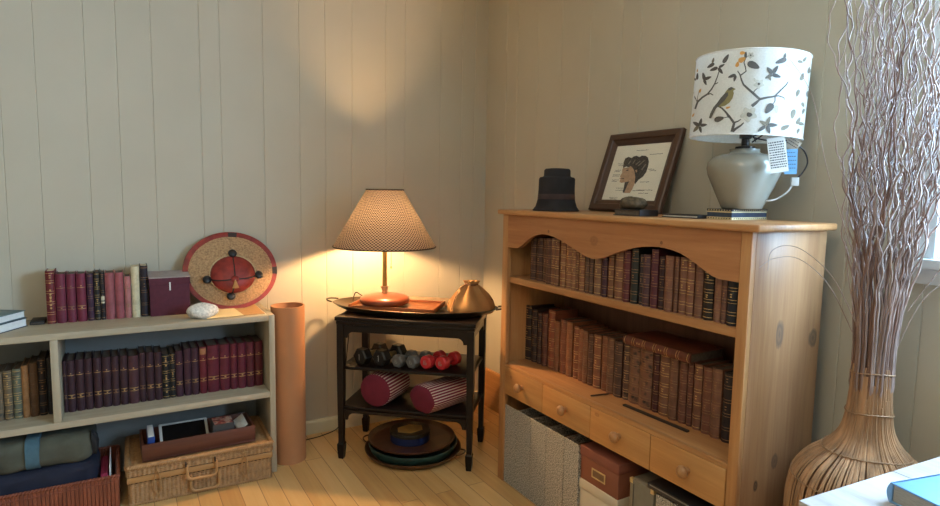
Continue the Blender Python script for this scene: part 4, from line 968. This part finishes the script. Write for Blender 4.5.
# small stone and little books
fb = flatbook('small dark book under the brown stone in front of the portrait', (1.60, 1.565, PT + .0003), PI / 2, .13, .09, .022, (46, 42, 44), M_page_dark, 'book')
o = lump(.062, .036, .023, 11, .2).build('brown_stone', plain('mottled_brown_stone', rgb(92, 78, 60), .6, 0, .6, 60, .9), None, 60, (1.598, 1.58, PT + .0225), PI / 2); tag(o, 'mottled brown stone on the small dark book before the portrait', 'stone')
flatbook('slim black notebook lying on the pine bookcase between portrait and bird lamp', (1.66, 1.385, PT + .0003), PI / 2 + .1, .14, .09, .011, (38, 38, 42), M_page_white, 'notebook')
ib = thing('inlaid_box', 'flat dark blue inlaid box with dotted pale bands under the bird lamp', 'box', (1.757, 1.267, PT + .0003))
M_bandp = plain('dotted_pale_band', rgb(196, 178, 138), .5, 0, .2, 120, 0); M_bandd = plain('dark_lacquer', rgb(32, 30, 38), .3, 0, .1, 20, 0)
mb = MB(); mb.box(-.09, .09, -.047, .047, 0, .008, 1); mb.box(-.089, .089, -.046, .046, .008, .0225, 0); mb.box(-.09, .09, -.047, .047, .0225, .0265, 1); mb.box(-.09, .09, -.047, .047, .0265, .0335, 2)
for k in range(16):
    x = -.08 + k * .0107
    mb.box(x, x + .004, -.0474, -.047, .0285, .0315, 1); mb.box(x, x + .004, -.0474, -.047, .0025, .0055, 2)
for k in range(9):
    y = -.041 + k * .0098
    mb.box(-.0904, -.09, y, y + .004, .0285, .0315, 1); mb.box(-.0904, -.09, y, y + .004, .0025, .0055, 2)
mb.build('box_shell', [plain('dark_blue_lacquer', rgb(46, 58, 76), .35, 0, .3, 40, 0), M_bandp, M_bandd], ib, 0)

# bird lamp
LX, LY, LZ = 1.754, 1.25, PT + .0342
bl = thing('ceramic_lamp', 'grey green ceramic jug lamp with a bird and blossom drum shade on the pine bookcase', 'lamp', (LX, LY, LZ))
vd = Vector((LX, LY, 0)).normalized(); vr = Vector((vd.y, -vd.x, 0))
M_glaze = plain('grey_green_glaze', rgb(146, 142, 130), .22, 0, .08, 6, .05, spec=.6)
mb = MB(); mb.lathe([(0, 0), (.058, 0), (.062, .004), (.074, .03), (.094, .075), (.108, .108), (.113, .132), (.110, .151), (.096, .166), (.072, .174), (.05, .178), (.044, .184), (.046, .192), (.03, .194), (0, .194)], 64); mb.build('jug_body', M_glaze, bl, 60)
M_dkmetal = plain('dark_bronze_fitting', rgb(58, 54, 52), .35, .7)
mb = MB(); mb.lathe([(0, .1945), (.03, .1945), (.03, .2), (.012, .203), (.012, .225), (.019, .227), (.019, .268), (0, .268)], 24); mb.build('socket', M_dkmetal, bl, 30)
mb = MB(); mb.lathe([(0, .2685), (.012, .2685), (.014, .285), (.028, .315), (.029, .33), (.02, .348), (0, .354)], 20); mb.build('bulb', plain('unlit_white_bulb', rgb(226, 224, 218), .3), bl, 60)
sr, s0, s1 = .167, 1.516 - LZ, 1.764 - LZ
TM = Matrix.Translation((0, 0, s0 + .12)) @ Matrix.Rotation(rad(2.2), 4, vd) @ Matrix.Translation((0, 0, -s0 - .12))
t = NT('white_linen_shade'); v = t.coords('Object'); t.color(t.ramp(t.noise(v, 200, 3), [(.3, rgb(216, 214, 208)), (.7, rgb(234, 232, 226))])); t.p.inputs['Roughness'].default_value = .8
tl = t.node('ShaderNodeBsdfTranslucent', in_Color=rgb(226, 224, 218)); mx = t.node('ShaderNodeMixShader', in_0=.3); t.link(t.p.outputs[0], mx.inputs[1]); t.link(tl.outputs[0], mx.inputs[2]); t.link(mx.outputs[0], t.out.inputs['Surface'])
M_print = [t.m, plain('grey_print', rgb(88, 84, 80), .8), plain('taupe_print', rgb(118, 108, 92), .8), plain('pale_print', rgb(192, 188, 176), .8), plain('olive_print', rgb(132, 122, 84), .8), plain('amber_print', rgb(206, 152, 84), .8)]
mb = MB(); mb.lathe([(sr, s0), (sr, s1)], 96, mat=TM)
def onshade(x, y, lay=1):
    sp = max(-.985, min(.985, (x - 325) / 268)); ph = math.asin(sp); c_ = 1 - math.cos(ph)
    yt, yb = 45 + 55 * c_, 441 + 40 * c_; vv = (y - yt) / (yb - yt)
    p = (vr * math.sin(ph) - vd * math.cos(ph)) * (sr + .0006 * lay); p.z = lerp(s1, s0, vv); return TM @ p
def sface(pts, mi, lay=1): mb.face([onshade(x, y, lay) for x, y in pts], mi)
def branch(pts, w0, w1, mi=1):
    pts = [Vector(p) for p in pts]; n = len(pts); L_, R_ = [], []
    for i, p in enumerate(pts):
        d = (pts[min(i + 1, n - 1)] - pts[max(i - 1, 0)]).normalized(); q = Vector((-d.y, d.x)) * lerp(w0, w1, i / (n - 1)) / 2
        L_.append(p + q); R_.append(p - q)
    for i in range(n - 1): sface([L_[i], L_[i + 1], R_[i + 1], R_[i]], mi)
def leaf(x, y, L, a, mi=1, wd=.42, lay=2):
    a = rad(a); c, s = math.cos(a), math.sin(a); P_ = []
    for k in range(13):
        th = 2 * PI * k / 12
        lx, ly = L * (.5 + .5 * math.cos(th)), L * wd * .5 * math.sin(th) * (1 - .35 * math.cos(th))
        P_.append((x + lx * c - ly * s, y + lx * s + ly * c))
    m_ = (x + L * .5 * c, y + L * .5 * s)
    for k in range(12): sface([m_, P_[k], P_[k + 1]], mi, lay)
def flower(x, y, r_, mi=3):
    for k in range(5): leaf(x, y, r_, 72 * k + 20, mi, .75, 2)
    leaf(x - r_ * .25, y, r_ * .5, 0, 1, 1, 3)
branch([(82, 330), (92, 295), (115, 272), (140, 255), (158, 230), (170, 205), (180, 170), (190, 120)], 11, 4); branch([(140, 257), (155, 253), (168, 260)], 7, 4); branch([(60, 250), (75, 275), (92, 295)], 4, 7); branch([(172, 208), (185, 200)], 5, 4); branch([(92, 295), (90, 270), (96, 235)], 4, 2, 2)
leaf(200, 110, 46, -62); leaf(178, 130, 40, 160); leaf(180, 132, 36, 50); leaf(182, 130, 30, -30); leaf(160, 110, 40, 150, 1); leaf(150, 108, 26, -80, 2); leaf(120, 190, 40, -110); leaf(118, 185, 36, -20); leaf(115, 185, 32, 60); leaf(78, 188, 34, -90); leaf(72, 190, 26, -150); leaf(98, 250, 22, -70, 5); leaf(74, 150, 16, -80, 5)
branch([(345, 312), (360, 298), (376, 280), (352, 258), (322, 232), (300, 212), (288, 188), (280, 165), (268, 148)], 15, 4); branch([(376, 280), (405, 273), (438, 268), (462, 240), (482, 218), (490, 202)], 11, 4); branch([(430, 268), (455, 266), (478, 274), (482, 284)], 7, 3); branch([(284, 168), (305, 150), (300, 130), (292, 110), (298, 88), (312, 76)], 6, 4); branch([(345, 250), (352, 238), (366, 226)], 5, 3); branch([(440, 268), (442, 290), (432, 308)], 5, 3)
leaf(262, 165, 36, 160); leaf(262, 168, 30, 100); leaf(308, 110, 60, 28, 1, .5); leaf(296, 88, 28, -90); flower(318, 78, 16); leaf(268, 105, 34, -30, 5, .7); leaf(262, 130, 26, -80, 5, .6); leaf(270, 66, 26, 0, 5, .6)
leaf(472, 100, 50, 160, 1, .45); leaf(462, 98, 26, -85, 1); leaf(476, 118, 40, 40, 3); leaf(418, 165, 40, -130); leaf(418, 165, 42, -60); leaf(418, 168, 40, 20); leaf(418, 168, 34, 150); leaf(400, 170, 30, 60, 2); flower(366, 210, 24); leaf(352, 200, 22, -120, 3); leaf(432, 300, 52, 118, 1, .6); leaf(448, 310, 36, 80, 3)
# bird
for pts, mi in (([(258, 226), (268, 232), (258, 240), (262, 252), (258, 275), (246, 296), (228, 310), (206, 316), (196, 312), (200, 290), (214, 265), (226, 242), (236, 228), (248, 222)], 4), ([(222, 252), (236, 246), (238, 262), (224, 286), (206, 306), (190, 322), (180, 345), (170, 372), (160, 370), (164, 348), (176, 318), (192, 296), (206, 272)], 1), ([(236, 228), (248, 222), (258, 226), (250, 236), (236, 240)], 1)): sface(pts, mi, 3 if mi == 4 else 4)
branch([(196, 312), (215, 322), (232, 338), (250, 358), (266, 378), (276, 392), (272, 415), (270, 432)], 6, 14); branch([(240, 348), (250, 366)], 8, 6); branch([(272, 430), (288, 415), (306, 402), (318, 388)], 14, 5); branch([(276, 388), (292, 382), (304, 372)], 8, 4); branch([(205, 378), (225, 368), (245, 362)], 3, 4)
leaf(185, 380, 46, -18, 1, .55); flower(336, 350, 38); leaf(330, 352, 22, 0, 1, .9, 4); leaf(232, 322, 22, -20, 5); leaf(118, 410, 44, -160, 1); leaf(116, 408, 36, -80); leaf(118, 408, 36, -10); leaf(116, 412, 34, 70); leaf(110, 412, 40, 130, 2); leaf(420, 400, 40, -150, 2); leaf(418, 396, 38, -75, 2); leaf(420, 400, 44, 0, 1); leaf(420, 402, 40, 70, 1); leaf(412, 404, 40, 140, 1); leaf(70, 370, 22, -60, 5); leaf(52, 400, 30, -80, 1)
for x, y, L_, a in ((545, 200, 36, -80), (540, 240, 34, 100), (528, 330, 44, 95), (560, 300, 26, 60), (578, 170, 30, -90), (584, 250, 28, 90), (548, 400, 34, -70), (556, 395, 30, 20), (575, 330, 26, 100), (520, 110, 26, 20), (545, 115, 26, -60), (480, 420, 40, -25), (575, 145, 24, 60), (560, 420, 26, 100)): leaf(x, y, L_, a, 2, .5)
branch([(545, 205), (535, 270), (528, 335)], 4, 3, 3); branch([(580, 160), (586, 220), (582, 260)], 4, 3, 3); branch([(480, 425), (520, 415), (560, 398)], 5, 3, 3)
bmesh.ops.triangulate(mb.bm, faces=[f for f in mb.bm.faces if len(f.verts) > 4])
mb.build('drum_shade', M_print, bl, 60)
for z in (s0, s1): mb = MB(); mb.tube([TM @ Vector((sr * math.cos(2 * PI * i / 96), sr * math.sin(2 * PI * i / 96), z)) for i in range(96)], .0022, 6, closed=True); mb.build('shade_rim', plain('white_rim', rgb(220, 218, 212), .7), bl)
mb = MB()
for k in range(3): a = k * 2.094 + .4; mb.tube([TM @ Vector((.02 * math.cos(a), .02 * math.sin(a), s0 + .055)), TM @ Vector((sr * math.cos(a), sr * math.sin(a), s0 + .006))], .002, 6)
mb.tube([(.02 * math.cos(2 * PI * i / 20), .02 * math.sin(2 * PI * i / 20), s0 + .055) for i in range(20)], .0025, 6, closed=True); mb.build('shade_spider', M_dkmetal, bl)
def V3(r_, f, z): return vr * r_ - vd * f + Vector((0, 0, z))
mb = MB(); mb.tube(smoothpts([V3(.02, .0, .215), V3(.05, .05, .235), V3(.02, .07, .225), V3(.06, .06, .215), V3(.11, .05, .215), V3(.16, .03, .19), V3(.178, .02, .15), V3(.165, .02, .115), V3(.142, .03, .092)]), .0023, 6); mb.build('lamp_cord', plain('black_lamp_cord', rgb(40, 40, 46), .5), bl)
mb = MB(); mb.tube(smoothpts([V3(.142, .03, .088), V3(.13, .03, .06), V3(.10, .03, .035), V3(.075, .03, .028), V3(.06, .0, .024)]), .003, 6); mb.build('clear_cord', plain('clear_white_cord', rgb(206, 208, 208), .4), bl)
mb = MB(); mb.box(-.011, .011, -.007, .007, -.014, .012, 0, .002, T(*V3(.146, .03, .09)) @ R(math.atan2(vr.y, vr.x) + .2, 'Z')); mb.build('white_plug', M_white, bl)
M_tagw, M_tagb, M_ink = plain('white_paper_tag', rgb(214, 212, 206), .8, 0, .03), plain('blue_paper_tag', rgb(112, 164, 206), .8, 0, .03), plain('tag_print', rgb(74, 74, 78), .8)
def papertag(name, r_, f, z0, w_, h_, a, lean, m, lines, lw):
    M4 = T(*V3(r_, f, z0)) @ R(math.atan2(vr.y, vr.x) + a, 'Z') @ R(lean, 'Y')
    mb = MB(); mb.box(-w_ / 2, w_ / 2, -.0006, .0006, -h_, 0, 0, 0, M4)
    rg = random.Random(int(r_ * 1000))
    for k in range(lines):
        z = -h_ * .12 - k * h_ * .78 / lines; x = -w_ / 2 + .003
        while x < w_ / 2 - .006:
            q = rg.uniform(.002, .006); mb.box(x, min(x + q, w_ / 2 - .003), -.0011, -.0007, z - lw, z, 1, 0, M4); x += q + .0016
    o = mb.build(name, [m, M_ink], bl, 0); return o
o = papertag('paper_tag', .082, .118, .218, .05, .105, .15, -.16, M_tagw, 11, .0036); o['label'] = 'white printed paper tag'
o = papertag('paper_tag', .128, .085, .185, .034, .075, .05, -.02, M_tagb, 5, .0022); o['label'] = 'blue printed paper tag'
o = papertag('paper_tag', .14, .07, .215, .04, .03, -.3, .6, M_tagw, 3, .002); o['label'] = 'small folded white tag'
mb = MB()
for a, b in (((.05, .05, .235), (.075, .118, .218)), ((.05, .05, .235), (.126, .085, .185)), ((.06, .05, .23), (.14, .07, .215))): mb.tube([V3(*a), V3(*b)], .0009, 5)
mb.build('tag_strings', M_white, bl, 0)

# ---------------------------------------------------------------- willow floor vase
VX, VY = 1.672, .782
va = thing('willow_vase', 'tall bundled willow cane floor vase with curly branches between pine bookcase and window', 'vase', (VX, VY, 0))
VP = [(0, .10), (.05, .12), (.15, .15), (.28, .166), (.4, .175), (.5, .177), (.56, .172), (.60, .16), (.635, .136), (.665, .102), (.69, .078), (.72, .060), (.76, .050), (.82, .045), (.9, .042), (1.0, .042), (1.1, .044), (1.2, .047), (1.3, .05)]
def vr_(z):
    for (a, b), (c, d_) in zip(VP[:-1], VP[1:]):
        if a <= z <= c: t_ = (z - a) / (c - a); t_ = t_; return lerp(b, d_, t_)
    return VP[-1][1]
VPS = smoothpts([(r_, 0, z) for z, r_ in VP], 4)
M_cane = plain('honey_cane', rgb(158, 118, 84), .5, 0, .4, 40, .2, (1, 1, .15)); M_canein = plain('dark_brown_inner_cane', rgb(96, 66, 46), .8, 0, .3, 60, .4, (1, 1, .05))  # dark brown core behind the canes, so the body is not see-through
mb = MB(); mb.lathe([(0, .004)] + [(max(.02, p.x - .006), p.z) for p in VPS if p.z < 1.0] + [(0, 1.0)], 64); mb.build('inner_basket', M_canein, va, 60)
mb = MB(); rg = random.Random(21); NC = 210
for k in range(NC):
    a = 2 * PI * k / NC + rg.uniform(-.008, .008); z1 = rg.uniform(.80, .92); off = rg.uniform(-.001, .002); tw_ = rg.uniform(-.06, .06); pts = []
    for p in VPS:
        if p.z > z1: break
        r_ = p.x + off; aa = a + tw_ * p.z; pts.append((r_ * math.cos(aa), r_ * math.sin(aa), p.z + .001))
    mb.tube(pts, .0025 if k % 3 else .0029, 5)
mb.build('cane_body', M_cane, va, 60)
M_tie = plain('pale_willow_tie', rgb(150, 116, 84), .6)
for z in (.885, .78, .675, .59): 
    mb = MB()
    mb.tube([((vr_(z + .004 * math.sin(a * 2)) + .0055) * math.cos(a), (vr_(z + .004 * math.sin(a * 2)) + .0055) * math.sin(a), z + .004 * math.sin(a * 2) + .0015 * (i % 2)) for i, a in enumerate([2 * PI * i / 80 for i in range(80)])], .0017, 5, closed=True); mb.build('binding', M_tie, va)
M_br = [plain('grey_mauve_willow', rgb(138, 114, 104), .5, 0, .3, 30, .2, (1, 1, .3)), plain('brown_willow', rgb(112, 82, 68), .5, 0, .3, 30, .2, (1, 1, .3)), plain('pale_willow', rgb(150, 128, 116), .5, 0, .25, 30, .2, (1, 1, .3))]
tow = Vector((.863, -.505, 0))       # the way the bundle fans out, towards the window
rg = random.Random(5)
def willow(k):
    mb = MB(); a = 2 * PI * k / 50 + rg.uniform(-.06, .06); fr_ = math.sqrt(rg.uniform(.5, 1.1)); z = .74
    top = rg.choice([1.5, 1.7, 1.9, 2.05, 2.15, 2.2]) + rg.uniform(-.12, .12)
    spread = rg.uniform(.0, .075) + (.07 if rg.random() < .2 else 0); fan = rg.uniform(-.015, .07) + (.13 if rg.random() < .22 else 0)
    w1, w2 = rg.uniform(10, 26), rg.uniform(50, 105); p1, p2, p3, p4 = [rg.uniform(0, 6.28) for _ in range(4)]; am = rg.uniform(.004, .015); am2 = rg.uniform(.0012, .0042); tws = rg.uniform(-.5, .5)
    pts = []; rs = []; N = 96; r0 = rg.uniform(.0021, .0034)
    for i in range(N + 1):
        t_ = i / N; zz = lerp(z, top, t_); g = max(0, (zz - 1.0)) / 1.1; rr = (vr_(min(zz, 1.0)) + .003) * min(1.04, fr_) * min(1, .45 + max(0, zz - .74) * 5) * (1 + .6 * min(1, max(0, (zz - .95) / .4)))
        env = min(1, max(0, (zz - 1.0) / .22)) * (1 + .8 * g)
        q = Vector((rr * math.cos(a + tws * t_), rr * math.sin(a + tws * t_), zz)) + Vector((math.cos(a), math.sin(a), 0)) * spread * g ** 1.3 + tow * (fan * g ** 1.4)
        q += Vector((math.sin(w1 * zz + p1) * am + math.sin(w2 * zz + p3) * am2, math.sin(w1 * zz + p2) * am + math.sin(w2 * zz + p4) * am2, 0)) * env
        q.x = min(q.x, XR - VX - .03 - .0 * zz); q.y = min(q.y, .24 if VX + q.x < XR else .24)
        pts.append(q); rs.append(r0 * (1 - .72 * t_ ** 1.6))
    mb.tube(pts, rs, 6)
    for f in range(rg.randint(1, 3)):
        i = rg.randint(40, 82); b = pts[i]; aa = rg.uniform(0, 6.28); L_ = rg.uniform(.06, .2); ph = rg.uniform(0, 6.28)
        d = Vector((math.cos(aa) * .35, math.sin(aa) * .35, 1)).normalized(); tp = []
        for j in range(9): s_ = j / 8; tp.append(b + d * L_ * s_ + Vector((math.sin(5 * s_ + ph) - math.sin(ph), math.cos(4 * s_ + ph) - math.cos(ph), 0)) * .012 * s_)
        for q in tp: q.x = min(q.x, XR - VX - .025); q.y = min(q.y, .245)
        mb.tube(tp, [lerp(rs[i] * .7, .0006, j / 8) for j in range(9)], 5)
    mb.build('willow_branch', M_br[rg.choice([0, 0, 1, 2])], va, 60)
for k in range(92): willow(k)
# stray wisps reaching out past the bookcase end and the window
for pts in ([(-.03, .03, 1.0), (-.05, .09, 1.12), (-.08, .15, 1.185), (-.11, .19, 1.20), (-.14, .212, 1.18), (-.15, .21, 1.13)], [(-.03, .04, .98), (-.05, .10, 1.10), (-.09, .16, 1.165), (-.14, .2, 1.165), (-.18, .215, 1.14)],
            [(-.05, .03, 1.15), (-.06, .12, 1.4), (-.07, .17, 1.6), (-.1, .22, 1.70)], [(.04, -.05, 1.05), (.09, -.14, 1.25), (.16, -.2, 1.42), (.21, -.25, 1.6)], [(.05, -.03, .95), (.1, -.06, 1.08), (.17, -.12, 1.16), (.2, -.14, 1.19)], [(-.035, .03, 1.0), (-.06, .06, 1.2), (-.055, .07, 1.4), (-.075, .09, 1.7), (-.06, .1, 2.05)]):
    q = smoothpts(pts, 6); mb = MB(); mb.tube(q, [lerp(.0013, .0005, i / (len(q) - 1)) for i in range(len(q))], 5); mb.build('willow_branch', M_br[2], va, 60)

# ---------------------------------------------------------------- white desk with blue book
DA = math.atan2(-.038, .475)
dk = thing('painted_desk', 'white washed plank desk at the lower right in front of the willow vase', 'desk', (1.092, .619, 0), DA)
t = NT('worn_white_paint'); v = t.coords('Object', (1, .12, 1)); n = t.noise(v, 18, 6, .7); n2 = t.noise(t.coords('Object', (1, .4, 1)), 9, 4, .7)
c = t.ramp(n, [(.3, rgb(150, 142, 138)), (.5, rgb(176, 168, 164))]); c = t.mix(t.ramp(n2, [(.66, (0, 0, 0, 1)), (.74, (1, 1, 1, 1))]), c, rgb(120, 122, 150)); t.color(c); t.p.inputs['Roughness'].default_value = .5; t.bump(n, .2, .001); M_desk = t.m
M_deskside = wood('bare_pine_desk_edge', rgb(160, 118, 78), rgb(198, 156, 110), 'y', 1, .5)
mb = MB(); x = 0
for w_ in (.30, .29, .26): mb.box(x, x + w_ - .002, -1.05, 0, .735, .76, 0, .003); x += w_
mb.build('desk_top', [M_desk], dk)
mb = MB(); mb.box(.03, .81, -1.02, -.03, .655, .7345, 0, .001); mb.build('desk_frame', M_deskside, dk)
for lx in (.03, .76):
    for ly in (-1.02, -.08): mb = MB(); mb.box(lx, lx + .05, ly, ly + .05, 0, .6545, 0, .003); mb.build('leg', M_deskside, dk)
bb = thing('hardback_book', 'thick blue covered book lying on the white desk', 'book', (1.238, .531, .7604), rad(-13))
M_bluecov = plain('sky_blue_cover', rgb(104, 148, 190), .35, 0, .18, 6, .05, spec=.6)
mb = MB(); mb.box(0, .26, -.20, 0, .0355, .039, 0, .001); mb.box(0, .26, -.20, 0, 0, .0035, 0, .001)
mb.prism([(0, 0)] + [(.007 * math.sin(PI * k / 8), .039 * k / 8) for k in range(9)] + [(-.004, .039), (-.004, 0)], 0, .26, 'x'); mb.build('cover', [M_bluecov], bb)
mb = MB(); mb.box(.003, .257, -.196, -.0045, .0036, .0354); mb.build('page_block', plain('grey_white_pages', rgb(150, 144, 134), .8, 0, .15, 80, .3, (1, 1, 6)), bb, 0)

# ---------------------------------------------------------------- light
w = bpy.data.worlds.new('daylight'); S.world = w; w.use_nodes = True
w.node_tree.nodes['Background'].inputs[0].default_value = (.44, .71, 1.0, 1); w.node_tree.nodes['Background'].inputs[1].default_value = 45.0
L = bpy.data.lights.new('window_portal', 'AREA'); L.shape = 'RECTANGLE'; L.size = W1 - W0; L.size_y = WZ1 - WZ0; L.cycles.is_portal = True
o = bpy.data.objects.new('window_portal', L); COL.objects.link(o); o.location = (XR + .11, (W0 + W1) / 2, (WZ0 + WZ1) / 2); o.rotation_euler = (0, PI / 2, 0); o.rotation_euler = (PI / 2, 0, PI / 2)
L = bpy.data.lights.new('warm_fill_light', 'POINT'); L.energy = 28; L.color = (1, .74, .44); L.shadow_soft_size = .25  # unseen warm fill added below the ceiling to lift the whole room
o = bpy.data.objects.new('warm_fill_light', L); COL.objects.link(o); o.location = (-.4, .2, 2.25)

# ---------------------------------------------------------------- camera
cam = bpy.data.cameras.new('camera'); cam.sensor_width = 36; cam.lens = 600 / 940 * 36; cam.clip_start = .02
co = bpy.data.objects.new('camera', cam); COL.objects.link(co); S.camera = co
yaw, pit, rol = rad(30.32), rad(5.78), rad(-.953)
fw = Vector((math.sin(yaw) * math.cos(pit), math.cos(yaw) * math.cos(pit), -math.sin(pit))); rt_ = Vector((math.cos(yaw), -math.sin(yaw), 0)); dn = fw.cross(rt_)
r2 = rt_ * math.cos(rol) + dn * math.sin(rol); d2 = -rt_ * math.sin(rol) + dn * math.cos(rol)
co.matrix_world = Matrix.Translation((0, 0, 1.33)) @ Matrix((r2, -d2, -fw)).transposed().to_4x4()
S.view_settings.view_transform = 'Standard'; S.view_settings.look = 'None'; S.view_settings.gamma = 1; S.view_settings.use_curve_mapping = False
S.view_settings.exposure = 0.25
